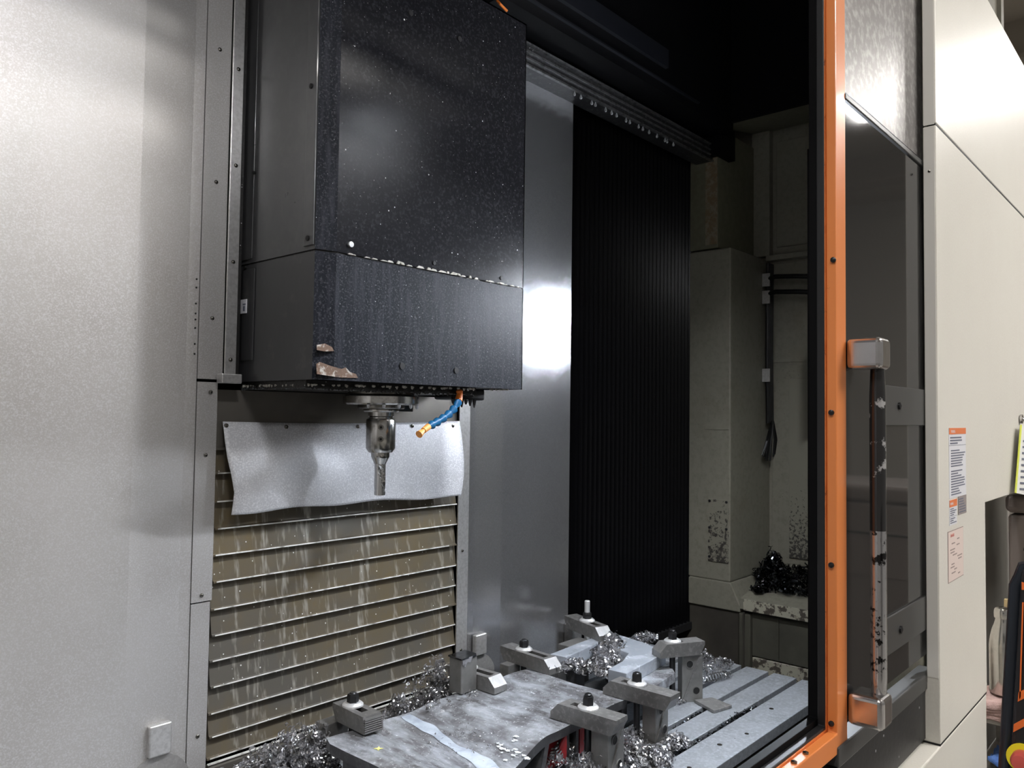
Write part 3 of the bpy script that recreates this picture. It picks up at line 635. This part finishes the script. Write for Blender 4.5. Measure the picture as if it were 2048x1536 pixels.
clamp((744, 1429), (683, 1400), -.717, 'short strap clamp with serrated nose under the stained slats', nut_at=.62, slot=(.22, .70), serr=True)

# riser blocks with holes and a diagonal rib
def riser(x, y, w, d, z0, z1, label, rz=0, base=None):
    t = thing('riser_block', label, 'block', (x, y, z0), rz, 'upright blocks under the clamps')
    h = z1-z0
    zb0 = .012 if base else 0
    MB().box(0, w, 0, d, zb0, h).build('block', 'block_steel', t, bevel=.002)
    for zz in (.24, .80): MB().lathe([(.0105, .001), (.0105, -.0012), (.001, -.0013)], (w*(.68 if zz < .5 else .36), 0, zb0+(h-zb0)*zz), 16, 'y').build('hole', 'hole_black', t)
    for zz in (.24, .80): MB().lathe([(.0105, -.0002), (.0125, -.0002), (.0125, -.002), (.0105, -.002)], (w*(.68 if zz < .5 else .36), 0, zb0+(h-zb0)*zz), 16, 'y', False).build('hole_rim', 'tool_steel', t)
    MB().prism([(w*.02, -.003, zb0+h*.05), (w*.14, -.003, zb0+h*.05), (w*.90, -.003, h*.94), (w*.78, -.003, h*.94)], (0, .003, 0)).build('diagonal_rib', 'tool_steel', t)
    if base: MB().box(*base, 0, .005).build('base_plate', 'tool_steel', t, bevel=.001); MB().box(base[0]+.008, base[1]-.008, base[2]+.006, base[3]-.006, .006, .012).build('base_plate', 'tool_steel', t, bevel=.001)
    return t
riser(1.598, 1.103, .066, .052, TZ, Z(-.757), 'grey steel riser block with two holes nearest the foreground chips')
riser(1.843, 1.123, .064, .042, TZ, Z(-.757), 'grey steel riser block with two holes standing on a thin base plate', base=(-.03, .085, -.02, .044))
riser(2.187, 1.241, .068, .036, TZ, Z(-.726), 'tall dark riser block between the notched plate and the bare T-slots', rz=R(-38))
# plain support blocks
def block(name, m, b, label, bev=.003): return tag(box(name, m, b, None, ((b[0]+b[1])/2, (b[2]+b[3])/2, b[4]), bevel=bev), label, 'block')
zu = ZP+.0002; ou = (1.567, 1.567, zu)
t = thing('upright_block', 'dark upright steel block topped with chips, standing on the weldment', 'block', ou)
MB().box(1.537, 1.597, 1.542, 1.592, zu, Z(-.664)).build('block', 'block_steel', t, ou, bevel=.004)
MB().prism([(1.532, 1.538, Z(-.6639)), (1.59, 1.539, Z(-.6639)), (1.600, 1.55, Z(-.6639)), (1.6, 1.595, Z(-.6639)), (1.534, 1.593, Z(-.6639))], (0, 0, .004)).build('chip_crust', 'chip_dark', t, ou)
MB().prism([(1.536, 1.5415, Z(-.660)), (1.575, 1.5415, Z(-.660)), (1.568, 1.5415, Z(-.676)), (1.556, 1.5415, Z(-.672)), (1.546, 1.5415, Z(-.684)), (1.538, 1.5415, Z(-.678))], (0, -.003, 0)).build('chip_crust', 'chip_metal', t, ou)
for p0, h_, lab in (((1020, 1325), .1128, 'stepped support block under the clamp by the steel wall'), ((1146, 1262), .14, 'small support block under the clamp with the tall stud')):
    p = P(*p0, Z=-.757)
    block('support_block', 'tool_steel', (p.x-.028, p.x+.028, p.y-.018, p.y+.018, TZ, TZ+h_), lab, .002)
p = P(668, 1440, Z=-.765); block('support_block', 'tool_steel', (p.x-.04, p.x+.03, p.y-.02, p.y+.02, TZ, Z(-.762)), 'low support block under the serrated clamp', .002)
p = P(1147, 1284, Z=-.735); block('spacer_block', 'block_steel', (p.x-.05, p.x+.06, p.y-.02, p.y+.025, TZ, Z(-.735)), 'flat-topped spacer block behind the notched plate', .002)
q = [P(x, y, Z=-.860) for x, y in ((1388, 1399), (1428, 1421), (1464, 1410), (1424, 1394))]
fb = MB().prism(q, (0, 0, -.0095)).build('flat_bar', 'tool_steel', None, tuple(sum(q, Vector())/4-Vector((0, 0, .0095))), bevel=.0015); tag(fb, 'short flat steel bar lying across the T-slots', 'bar')

# ================================================================== chips
def chips(name, spots, n_, m, label, size=(.004, .011), seed=1, long=.12):
    rnd = random.Random(seed); v = []; f = []
    for _ in range(n_):
        sp = rnd.choice(spots); cx, cy, cz, rx, ry, rh = sp
        a = rnd.uniform(0, 6.283); rr = math.sqrt(rnd.random()); x = cx+rx*rr*math.cos(a); y = cy+ry*rr*math.sin(a)
        z = cz+rh*(1-rr*rr)*rnd.random()**.6
        r = rnd.uniform(*size); turns = rnd.uniform(.6, 1.5); adv = rnd.uniform(.3, 1.4)*r
        if rnd.random() < long: turns *= 2.4; adv *= 1.6
        k = max(5, int(turns*7)); wd = r*rnd.uniform(.25, .6)
        M = Matrix.Rotation(rnd.uniform(0, 6.28), 3, 'Z') @ Matrix.Rotation(rnd.uniform(-1.5, 1.5), 3, 'X') @ Matrix.Rotation(rnd.uniform(0, 6.28), 3, 'Y')
        o = len(v)
        for i in range(k+1):
            t_ = 6.283*turns*i/k; rad = r*(1-.25*i/k)
            for w in (0, wd):
                p = M @ Vector((rad*math.cos(t_), rad*math.sin(t_), adv*turns*i/k - adv*turns/2 + w)); v.append((x+p.x, y+p.y, max(z+p.z+r*.4, cz+.0008)))
        for i in range(k): f.append((o+2*i, o+2*i+1, o+2*i+3, o+2*i+2))
    mb = MB(); mb.v = v; mb.f = f
    c = (spots[0][0], spots[0][1], spots[0][2])
    ob = mb.build(name, m, None, c, smooth=True)
    return tag(ob, label, 'chips', None, 'stuff')
def sp(x, y, z, rx, ry, rh): p = P(x, y, Z=z); return (p.x, p.y, p.z, rx, ry, rh)
chips('metal_chips', [(1.09, 1.65, TZ, .11, .06, .14), (1.02, 1.66, TZ, .12, .07, .10), (1.15, 1.64, TZ, .06, .04, .12), (.92, 1.67, TZ, .1, .07, .06)], 2400, 'chip_metal', 'heap of curled metal chips below the serrated clamp and slats', size=(.003, .009), seed=2)
chips('metal_chips', [(1.51, 1.63, TZ, .07, .04, .21), (1.44, 1.63, TZ, .08, .04, .17), (1.38, 1.63, TZ, .07, .04, .13), (1.53, 1.62, TZ+.05, .04, .03, .15)], 2200, 'chip_metal', 'heap of metal chips against the upright block under the slats', size=(.003, .008), seed=3)
chips('metal_chips', [sp(1200, 1535, -.86, .12, .05, .05), sp(1120, 1520, -.85, .06, .03, .04), sp(1300, 1520, -.865, .07, .05, .02), sp(1350, 1490, -.868, .05, .03, .015), sp(1270, 1480, -.865, .05, .04, .03), (1.66, 1.16, TZ, .06, .03, .04), (1.76, 1.15, TZ, .06, .05, .025), (1.72, 1.07, TZ, .09, .04, .02)], 1700, 'chip_metal', 'loose metal chips heaped around the riser blocks on the table', seed=4)
chips('metal_chips', [sp(1218, 1310, -.75, .06, .05, .035), sp(1190, 1335, -.757, .08, .03, .012), sp(1215, 1350, -.757, .03, .04, .02), sp(1140, 1335, -.757, .06, .015, .012), sp(1225, 1290, -.735, .03, .03, .03), sp(1222, 1325, -.76, .03, .05, .03)], 1000, 'chip_metal', 'curled chips caught in the notch of the bright plate', size=(.005, .014), seed=5)
chips('metal_chips', [sp(1430, 1335, -.87, .10, .05, .02), sp(1400, 1320, -.87, .05, .05, .03), sp(1340, 1400, -.87, .06, .05, .02), sp(1280, 1285, -.76, .10, .03, .03)], 700, 'chip_metal', 'chips strewn on the table end behind the tall dark riser', size=(.003, .009), seed=6)
chips('metal_chips', [(1.95, 1.068, TZ-.012, .16, .006, .012), (2.1, 1.166, TZ-.015, .15, .006, .01), (2.2, 1.07, TZ-.012, .14, .006, .012)], 380, 'chip_dark', 'dark chips packed in the open T-slots', size=(.003, .006), seed=8)
chips('metal_chips', [(3.44, 1.50, Z(-.70), .10, .07, .05), (3.38, 1.42, Z(-.72), .12, .10, .03), (3.28, 1.47, Z(-.735), .06, .03, .02), (3.50, 1.52, Z(-.68), .04, .04, .07), (3.45, 1.40, Z(-.70), .10, .12, .05), (3.35, 1.33, Z(-.725), .12, .12, .010)], 1100, 'chip_dark', 'dark nest of stringy chips on the cream ledge in the niche', size=(.006, .017), seed=9, long=.35)
chips('metal_chips', [sp(1250, 1370, -.757, .03, .02, .01), sp(900, 1400, -.757, .10, .04, .003), sp(930, 1480, -.775, .10, .08, .002)], 130, 'chip_metal', 'few small chips sticking to the wet weldment top', size=(.002, .006), seed=10)
# one long spiral chip lying on the table
sv = MB(); a, b = P(1404, 1364, Z=-.862), P(1462, 1352, Z=-.862); pts = []
for i in range(120):
    k = i/119; t_ = k*2*math.pi*11; c = a.lerp(b, k); r_ = .013*(.6+.4*math.sin(math.pi*k))
    d_ = (b-a).normalized(); s_ = d_.cross(Vector((0, 0, 1)))
    pts.append(c+s_*math.cos(t_)*r_+Vector((0, 0, 1))*(math.sin(t_)*r_+.007))
sv.tube(pts, .0022, 5); so_ = sv.build('spiral_chip', 'chip_metal', None, tuple(a)); tag(so_, 'single long spiral chip lying on the table end', 'chip')
# bright strip lying in the chips in front
q = [P(x, y, Z=-.85) for x, y in ((1262, 1485), (1275, 1490), (1298, 1525), (1292, 1534), (1284, 1530))]
tag(MB().prism(q, (0, 0, -.003)).build('curled_strip', 'bright_washer', None, tuple(q[0])), 'pale bent metal strip among the chips by the riser blocks', 'strip')

# ================================================================== work lamps inside the enclosure
def lamp(name, label, b_h, b_d, m, bracket, skirt=0, wing=0, side=0):
    c = ((b_h[0]+b_h[1])/2, (b_h[2]+b_h[3])/2, b_h[4])
    t = thing(name, label, 'lamp', c)
    MB().box(*b_h).build('housing', 'lamp_housing', t, c, bevel=.004)
    MB().box(*b_d).build('diffuser', m, t, c)
    MB().box(*bracket).build('bracket', 'lamp_housing', t, c)
    if skirt:  # shades are added and sized to keep lamp light off chosen walls
        x0, x1, y0, y1, z0 = b_h[0], b_h[1], b_h[2], b_h[3], b_h[4]
        for q in ((x0-.004, x0, y0, y1), (x0, x1, y0-.004, y0), (x0, x1, y1, y1+.004)): MB().box(*q, z0-skirt, z0).build('shade', 'lamp_housing', t, c)
    if side:
        for q in ((b_h[2]-.003, b_h[2]), (b_h[3], b_h[3]+.003)): MB().box(b_h[0]-side, b_h[1], *q, b_h[4], b_h[5]).build('shade', 'lamp_housing', t, c)
    if wing: MB().box(b_h[1], b_h[1]+.004, b_h[2], b_h[3], b_h[4]-wing, b_h[4]).build('shade', 'lamp_housing', t, c)
fh = box('trim_header', 'void_black', (-1.6, 2.0, .56, .66, Z(1.25), Z(1.95))); tag(fh, kind='structure')
lamp('work_lamp', 'slim white work lamp under the door header above the table', (1.66, 1.88, .585, .645, Z(1.07), Z(1.11)), (1.67, 1.87, .59, .64, Z(1.062), Z(1.07)), 'work_lamp_1', (1.75, 1.79, .60, .63, Z(1.11), Z(1.25)), .036, .20)
lamp('work_lamp', 'slim white work lamp under the header left of the opening', (.42, .70, .585, .645, Z(1.10), Z(1.14)), (.43, .69, .59, .64, Z(1.080), Z(1.10)), 'work_lamp_3', (.54, .58, .60, .63, Z(1.14), Z(1.25)), 0, .16)
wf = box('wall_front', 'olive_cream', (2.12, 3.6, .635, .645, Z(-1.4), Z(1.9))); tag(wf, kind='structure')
lamp('work_lamp', 'boxy work lamp on the inner front wall aimed at the spindle', (2.62, 2.68, .652, .700, Z(.42), Z(.60)), (2.615, 2.62, .657, .695, Z(.43), Z(.59)), 'work_lamp_4', (2.63, 2.67, .645, .66, Z(.60), Z(.64)), side=.02)
pst = box('trim_post', 'void_black', (2.97, 3.03, 1.07, 1.13, Z(-1.4), Z(1.9))); tag(pst, kind='structure')
lamp('work_lamp', 'short upright work lamp on the inner post behind the door edge', (2.945, 2.97, 1.085, 1.130, Z(.30), Z(.54)), (2.940, 2.945, 1.090, 1.126, Z(.31), Z(.53)), 'work_lamp_2', (2.95, 2.98, 1.09, 1.12, Z(.52), Z(.58)), side=.03)

# ================================================================== door
XD, YD = 1.49, .511
dr = thing('door_1', 'sliding machine door with orange edge, dark window and long handle', 'door', (1.7, .53, Z(-.60)))
odr = (1.7, .53, Z(-.60)); del dr['category']; dr['kind'] = 'structure'
DT = Z(1.22); DBm = Z(-.585)
def lframe(xo, zo, y0, y1, wv, wh, name, m, bevel=.0):
    """upright + foot running left along the sill: plan L in XZ"""
    MB().prism([(xo, y0, DT), (xo, y0, zo), (xo-.5, y0, zo), (xo-.5, y0, zo-wh), (xo+wv, y0, zo-wh), (xo+wv, y0, DT)], (0, y1-y0, 0)).build(name, m, dr, odr, bevel=bevel)
lframe(1.443, Z(-.552), YD, .529, .050, .036, 'orange_frame', 'door_orange', .002)
lframe(1.440, Z(-.549), .529, .531, .050, .034, 'orange_flange', 'door_orange_worn')
lframe(1.441, Z(-.545), .531, .546, .050, .04, 'seal', 'black_rubber', .002)
lframe(1.447, Z(-.535), .546, .562, .050, .05, 'inner_frame', 'void_black', .001)
box('inner_guard', 'void_black', (1.512, 1.56, .562, .590, Z(-.6), pz(1625, 287, Y=.57)), dr, odr)
for px_, py_ in ((1667, 520), (1663, 825), (1663, 1130), (1663, 1447)):
    p = P(px_, py_, X=1.4425); MB().lathe([(.005, 0), (.005, -.003), (.001, -.005)], (1.4425, min(p.y, .526), p.z), 10, 'x').build('bolt', 'black_oxide', dr, odr)
for px_, py_ in ((1636, 1515), (1614, 1534)):
    p = P(px_, py_, Z=-.552); MB().lathe([(.005, 0), (.005, .003), (.001, .005)], (p.x, .520, Z(-.552)), 10).build('bolt', 'machined_dark', dr, odr)
zb1, zb2 = Z(.618), Z(.592)
box('upper_panel', 'door_steel', (XD, 2.06, YD+.006, YD+.012, zb1, DT), dr, odr)
box('middle_bar', 'door_grey', (XD, 2.06, YD-.002, YD+.012, zb2+.004, zb1-.010), dr, odr, bevel=.002)
box('window_pane', 'door_glass', (XD, 2.06, YD+.002, YD+.007, Z(-.535), zb2), dr, odr)
box('bottom_rail', 'door_grey', (XD-.05, 2.06, YD-.004, YD+.03, Z(-.61), Z(-.575)), dr, odr, bevel=.003)
box('bottom_rail', 'black_rubber', (XD-.3, 2.06, YD+.0, YD+.04, Z(-.72), Z(-.612)), dr, odr)
box('window_backing', 'door_grey', (1.93, 1.985, YD+.012, YD+.018, Z(-.53), zb2), dr, odr)
for za, zb_ in ((-.010, .072), (-.475, -.40)):
    box('bracket_plate', 'door_grey', (1.71, 2.0, YD-.003, YD+.002, Z(za), Z(zb_)), dr, odr, bevel=.001)
    MB().lathe([(.008, 0), (.008, -.004), (.001, -.006)], (1.80, YD-.003, Z((za+zb_)/2)), 10, 'y').build('bolt', 'black_oxide', dr, odr)
# inner second pane frame seen through the window
box('inner_stile', 'cart_grey', (1.62, 1.70, .60, .62, Z(-.52), Z(.02)), dr, odr)
# handle
hx = 1.515
hnd = box('handle', 'satin_chrome', (hx-.028, hx+.030, .448, YD, pz(1762, 740, X=1.53), pz(1762, 677, X=1.53)), dr, odr, bevel=.010, seg=4)
zt1 = pz(1762, 740, X=1.53); zb0, zb1_ = pz(1762, 1449, X=1.53), pz(1762, 1384, X=1.53)
def hbox(name, m, b): 
    o = MB().box(*b).build(name, m, hnd, odr, bevel=.010, seg=4); return o
hbox('bracket', 'satin_chrome', (hx-.028, hx+.030, .448, YD, zb0, zb1_))
zw = pz(1757, 1060, X=1.53)
MB().lathe([(.008, zb1_-.01), (.0130, zb1_), (.0140, zb1_+.03), (.0140, zw), (.008, zw)], (hx+.008, .466, 0), 28).build('worn_sleeve', 'worn_silver', hnd, odr)
g = MB().lathe([(.008, zw), (.0140, zw), (.0140, zt1-.05), (.0120, zt1+.002), (.010, zt1+.01)], (hx+.008, .466, 0), 28)
g.build('grip', 'worn_grip', hnd, odr)

# ================================================================== outer casing right of the door
XP, YC = 1.997, .48
cs = thing('machine_casing', 'cream sheet-metal machine casing with warning stickers beside the door', 'machine casing', (2.3, .53, 0))
ocs = (2.3, .53, 0)
zs1, zs2 = Z(.688), Z(-.728)
MB().prism([(XP, YC, Z(1.218)), (XP, .508, Z(1.218)), (XP, .508, zs1+.002), (XP, YC, zs1+.002)], (1.5, 0, 0)).build('upper_panel', 'cream_paint', cs, ocs, bevel=.003)
MB().prism([(XP, YC, zs1-.002), (XP, .508, zs1-.002), (XP, .508, Z(-.592)), (XP, .575, Z(-.684)), (XP, .576, zs2+.002), (XP, YC, zs2+.002)], (.475, 0, 0)).build('lower_panel', 'cream_paint', cs, ocs, bevel=.003)
box('lower_panel', 'cream_paint', (XP+.475, 3.5, YC+.001, .508, Z(-.22), zs1-.002), cs, ocs, bevel=.002)
box('recess_wall', 'cream_paint', (XP+.475, 3.5, .60, .62, Z(-1.72), Z(-.22)), cs, ocs)
for z0, z1 in ((zs1, Z(1.215)), (Z(-.58), zs1-.004)): box('edge_face', 'cream_edge', (XP-.0015, XP, YC+.003, .506, z0, z1), cs, ocs)
box('seam', 'hole_black', (XP+.001, 3.5, YC+.001, .5, zs1-.002, zs1+.002), cs, ocs)
box('seam', 'hole_black', (XP+.001, XP+.474, YC+.001, .57, zs2-.002, zs2+.002), cs, ocs)
MB().prism([(.4, YC, zs2-.002), (.4, .545, zs2-.002), (.4, .575, zs2-.010), (.4, .575, .05), (.4, YC, .05)], (XP+.465-.4, 0, 0)).build('apron', 'cream_paint', cs, ocs, bevel=.003)
MB().lathe([(.003, 0), (.003, -.002), (.0005, -.003)], (XP-.001, .494, pz(1858, 343, X=XP)), 8, 'x').build('screw', 'machined_dark', cs, ocs)
MB().lathe([(.003, 0), (.003, .002), (.0005, .003)], (XP-.02, .555, zs2-.002), 8).build('screw', 'machined_dark', cs, ocs)
box('sill', 'void_black', (.2, XP+.4, .585, .62, Z(-1.4), Z(-.70)), cs, ocs)
# stickers
def text(s, size, x, z, m, parent, off, wscale=1):
    c = bpy.data.curves.new('t', 'FONT'); c.body = s; c.size = size; c.extrude = .00012
    o = bpy.data.objects.new('t', c); C.objects.link(o)
    me = bpy.data.meshes.new_from_object(o.evaluated_get(bpy.context.evaluated_depsgraph_get())); bpy.data.objects.remove(o); bpy.data.curves.remove(c)
    me.transform(Matrix.Translation(Vector((x, YC-.0016, z))-Vector(off)) @ Matrix.Scale(wscale, 4, (1, 0, 0)) @ Matrix.Rotation(R(90), 4, 'X'))
    me.materials.append(MATS[m]); ob = bpy.data.objects.new('lettering', me); C.objects.link(ob); ob.parent = parent; return ob
def sticker(px0, px1, py0, py1, m):
    a = P(px0, py0, Y=YC); b = P(px1, (py0+py1)/2, Y=YC); z1 = pz(px0, py1, Y=YC)
    o = box('warning_sticker', m, (a.x, b.x, YC-.001, YC+.0005, z1, a.z), cs, ocs)
    return o, a.x, b.x, z1, a.z
def bar(o, x0, x1, z0, z1, m, name='printed_bar', d=.0016): box(name, m, (x0, x1, YC-d, YC-.001, z0, z1), o, ocs)
rs = random.Random(3)
def lines(o, xa, xb, z0, z1, n_, m='ink', hgt=.45):
    for k in range(n_):
        zz = z1-(k+.5)*(z1-z0)/n_; hh = (z1-z0)/n_*hgt/2
        if rs.random() < .12: continue
        bar(o, xa, xa+(xb-xa)*rs.uniform(.45, 1), zz-hh, zz+hh, m, 'text_line')
o, xa, xb, z0, z1 = sticker(1897, 1931, 856, 998, 'label_white')
hh = (z1-z0); w = xb-xa
bar(o, xa, xb, z1-hh*.09, z1, 'label_orange'); text('WARNING', hh*.062, xa+w*.10, z1-hh*.072, 'label_white', o, ocs, .80)
lines(o, xa+w*.06, xb-w*.06, z1-hh*.24, z1-hh*.12, 3, 'ink', .5); bar(o, xa, xb, z1-hh*.252, z1-hh*.248, 'ink')
lines(o, xa+w*.1, xb-w*.06, z0+hh*.03, z1-hh*.27, 19)
bar(o, xb-w*.5, xb, z0-.045, z0, 'label_grey', 'printed_box', .0013); lines(o, xb-w*.45, xb-w*.05, z0-.042, z0-.004, 6, 'ink')
o, xa, xb, z0, z1 = sticker(1898, 1913, 1001, 1052, 'label_white'); hh = z1-z0; w = xb-xa
bar(o, xa, xb, z1-hh*.28, z1, 'label_orange'); text('WARNING', hh*.15, xa+w*.06, z1-hh*.2, 'label_white', o, ocs, .7)
lines(o, xa+w*.1, xb-w*.1, z0+hh*.36, z1-hh*.32, 4); bar(o, xa, xb, z0+hh*.33, z0+hh*.34, 'ink'); lines(o, xa+w*.1, xb-w*.1, z0+hh*.05, z0+hh*.3, 3)
o, xa, xb, z0, z1 = sticker(1895, 1926, 1064, 1168, 'ink_brown'); hh = z1-z0; w = xb-xa
bar(o, xa+.002, xb-.002, z0+.002, z1-.002, 'label_pink', 'printed_field', .0013)
text('DANGER', hh*.085, xa+w*.14, z1-hh*.125, 'label_red', o, ocs, .85)
for k in range(13):
    cw = w*rs.uniform(.12, .32); cx = xa+w*.5+w*rs.uniform(-.25, .25); zz = z1-hh*(.2+.75*k/13); box('text_line', 'ink_brown', (cx-cw/2, cx+cw/2, YC-.0017, YC-.001, zz-hh*.012, zz+hh*.012), o, ocs)

# ================================================================== things right of the casing
ct = thing('shop_cart', 'grey two-shelf shop cart behind the casing corner', 'cart', (2.80, .42, 0))
oc2 = (2.80, .42, 0)
ZS1, ZS2 = Z(-.845), Z(-1.02)
box('shelf', 'cart_grey', (2.640, 3.0, .25, .56, ZS1-.02, ZS1), ct, oc2, bevel=.004); box('shelf', 'cart_grey', (2.640, 3.0, .25, .56, ZS2-.02, ZS2), ct, oc2, bevel=.004)
for x in (2.645, 2.965):
    for y in (.26, .53): box('leg', 'cart_grey', (x, x+.022, y, y+.022, 0, ZS2-.02), ct, oc2); box('upright', 'cart_grey', (x, x+.022, y, y+.022, ZS2, ZS1-.02), ct, oc2)
box('backing', 'hole_black', (2.988, 3.0, .29, .525, ZS2, ZS1-.02), ct, oc2)
tw = thing('folded_towel', 'folded pinkish-brown shop towel under the steel bottle', 'towel', (2.72, .46, ZS1)); otw = (2.72, .46, ZS1)
for k in range(4):
    zz = ZS1+.0105+k*.011
    MB().grid(14, 10, lambda u, v: (2.625+.19*u-.012*k*0+.004*math.sin(v*9+k), .37+.165*v+.004*math.sin(u*11+k*2), zz+.0045+.0025*math.sin(u*8+k)+.002*math.sin(v*10+k)-(.018 if u < .02 else 0))).build('fold', 'towel', tw, otw, smooth=True).modifiers.new('solid', 'SOLIDIFY').thickness = .009
zt_ = ZS1+.0525
bt = thing('water_bottle', 'brushed steel water bottle with rounded cap standing on the folded towel', 'bottle', (2.72, .486, zt_)); obt = (2.72, .486, zt_)
hB = pz(1998, 1213, X=2.72)-zt_
MB().lathe([(.01, 0), (.034, 0), (.036, .003), (.036, hB*.55), (.034, hB*.63), (.028, hB*.74), (.021, hB*.82), (.0185, hB*.86), (.0185, hB*.875), (.008, hB*.878)], obt, 36).build('body', 'bottle_steel', bt, obt)
MB().lathe([(.008, hB*.872), (.0215, hB*.874), (.0225, hB*.88), (.0225, hB*.955), (.019, hB*.985), (.010, hB), (.001, hB)], obt, 32).build('cap', 'bottle_steel', bt, obt)
rg = MB().grid(16, 12, lambda u, v: (2.672+.13*u, .38+.14*v, ZS2+.022+.016*math.sin(u*9)*math.sin(v*8+1)+.012*math.sin(u*19+v*7)+.012)).build('blue_rag', 'blue_rag', None, (2.70, .47, ZS2), smooth=True)
rg.modifiers.new('solid', 'SOLIDIFY').thickness = .004; tag(rg, 'crumpled blue rag on the lower cart shelf', 'rag')
cb = thing('cardboard_box', 'tan cardboard piece standing behind the steel bottle', 'cardboard', (2.95, .45, ZS1)); MB().box(2.93, 2.95, .30, .52, ZS1, Z(-.56)).build('board', 'cardboard', cb, (2.95, .45, ZS1), bevel=.001); MB().box(2.928, 2.93, .38, .41, ZS1, Z(-.56)).build('tape', 'label_pink', cb, (2.95, .45, ZS1))
kb = thing('taupe_cabinet', 'taupe tool cabinet with rounded lid beyond the cart', 'cabinet', (3.3, .2, 0)); okb = (3.3, .2, 0)
box('body', 'cabinet_taupe', (3.02, 3.5, -.2, .522, 0, Z(-.30)), kb, okb, bevel=.01)
box('lid', 'cabinet_taupe', (3.01, 3.5, -.2, .53, Z(-.295), Z(-.235)), kb, okb, bevel=.02, seg=4)
dw = box('drawer', 'cabinet_taupe', (3.012, 3.02, -.18, .48, Z(-.56), Z(-.40)), kb, okb, bevel=.002); box('handle', 'black_oxide', (3.008, 3.012, -.16, .478, Z(-.412), Z(-.404)), dw, okb)
pc = thing('paper_sleeve', 'sheet in a yellow-edged plastic sleeve hanging from a hook', 'paper', P(2042, 838, Y=.465))
opc = tuple(pc.location); a = P(2042, 850, Y=.465)
MB().prism([P(2042, 850, Y=.465), P(2031, 986, Y=.465), P(2074, 994, Y=.46), P(2080, 850, Y=.46)], (0, .002, 0)).build('sheet', 'paper', pc, opc)
MB().tube([P(2042, 850, Y=.463), P(2031, 986, Y=.463)], .0028, 6).build('yellow_edge', 'sleeve_yellow', pc, opc)
MB().lathe([(.015, 0), (.015, -.006), (.006, -.008), (.004, -.02), (.001, -.022)], P(2041, 838, Y=.478), 12, 'y').build('hook', 'satin_chrome', pc, opc)
for k in range(9):
    MB().prism([P(2046-k*.8, 880+k*12, Y=.4635), P(2046-k*.8, 884+k*12, Y=.4635), P(2070, 886+k*12, Y=.459), P(2070, 882+k*12, Y=.459)], (0, -.0005, 0)).build('text_line', 'ink', pc, opc)

# control panel leaning into the lower right corner
XC = 1.30
a = P(2031, 1132, X=XC); b = P(2007, 1545, X=XC)
cp = thing('control_panel', 'black machine control panel with orange outlines and an emergency stop', 'control panel', (XC, a.y-.2, b.z-.05)); ocp = tuple(cp.location)
lean = (b.y-a.y)/(b.z-a.z)
def cpt(y, z, dx=0): return Vector((XC+dx, y+lean*(z-a.z), z))
def cpoly(name, m, yz, dx, th, bevel=0): return MB().prism([cpt(y, z, dx) for y, z in yz], (th, 0, 0)).build(name, m, cp, ocp, bevel=bevel, seg=3)
W2 = .42
cpoly('body', 'panel_black', [(a.y-.005, a.z), (a.y-.005, b.z-.1), (a.y-W2, b.z-.1), (a.y-W2, a.z)], 0, .06, .012)
MB().tube([cpt(a.y-.03, a.z+.004, .02), cpt(a.y-.008, a.z-.004, .02), cpt(a.y, a.z-.03, .02), cpt(a.y, b.z-.1, .02)], .010, 12).build('edge_trim', 'panel_trim', cp, ocp)
def cpx(x, y): q = P(x, y, X=XC-.002); return (q.y-lean*(q.z-a.z), q.z)
def cline(pts, w): 
    cpoly('orange_line', 'panel_orange', [cpx(*p) for p in pts], -.001, .001)
cline([(2043, 1180), (2060, 1180), (2060, 1170), (2043, 1164)], 1)
cline([(2044, 1205), (2047, 1205), (2041, 1395), (2038, 1400)], 1)
cline([(2037, 1385), (2062, 1372), (2062, 1390), (2035, 1404)], 1)
cline([(2027, 1449), (2062, 1430), (2062, 1446), (2026, 1465)], 1)
e = P(2046, 1516, X=XC)
es = MB().lathe([(.004, 0), (.0195, 0), (.0195, -.004), (.004, -.005)], (XC-.0, e.y, e.z), 32, 'x').build('emergency_stop', 'button_yellow', cp, ocp)
MB().lathe([(.002, -.004), (.0125, -.005), (.0125, -.018), (.010, -.024), (.001, -.025)], (XC, e.y, e.z), 28, 'x').build('button', 'button_red', es, ocp)
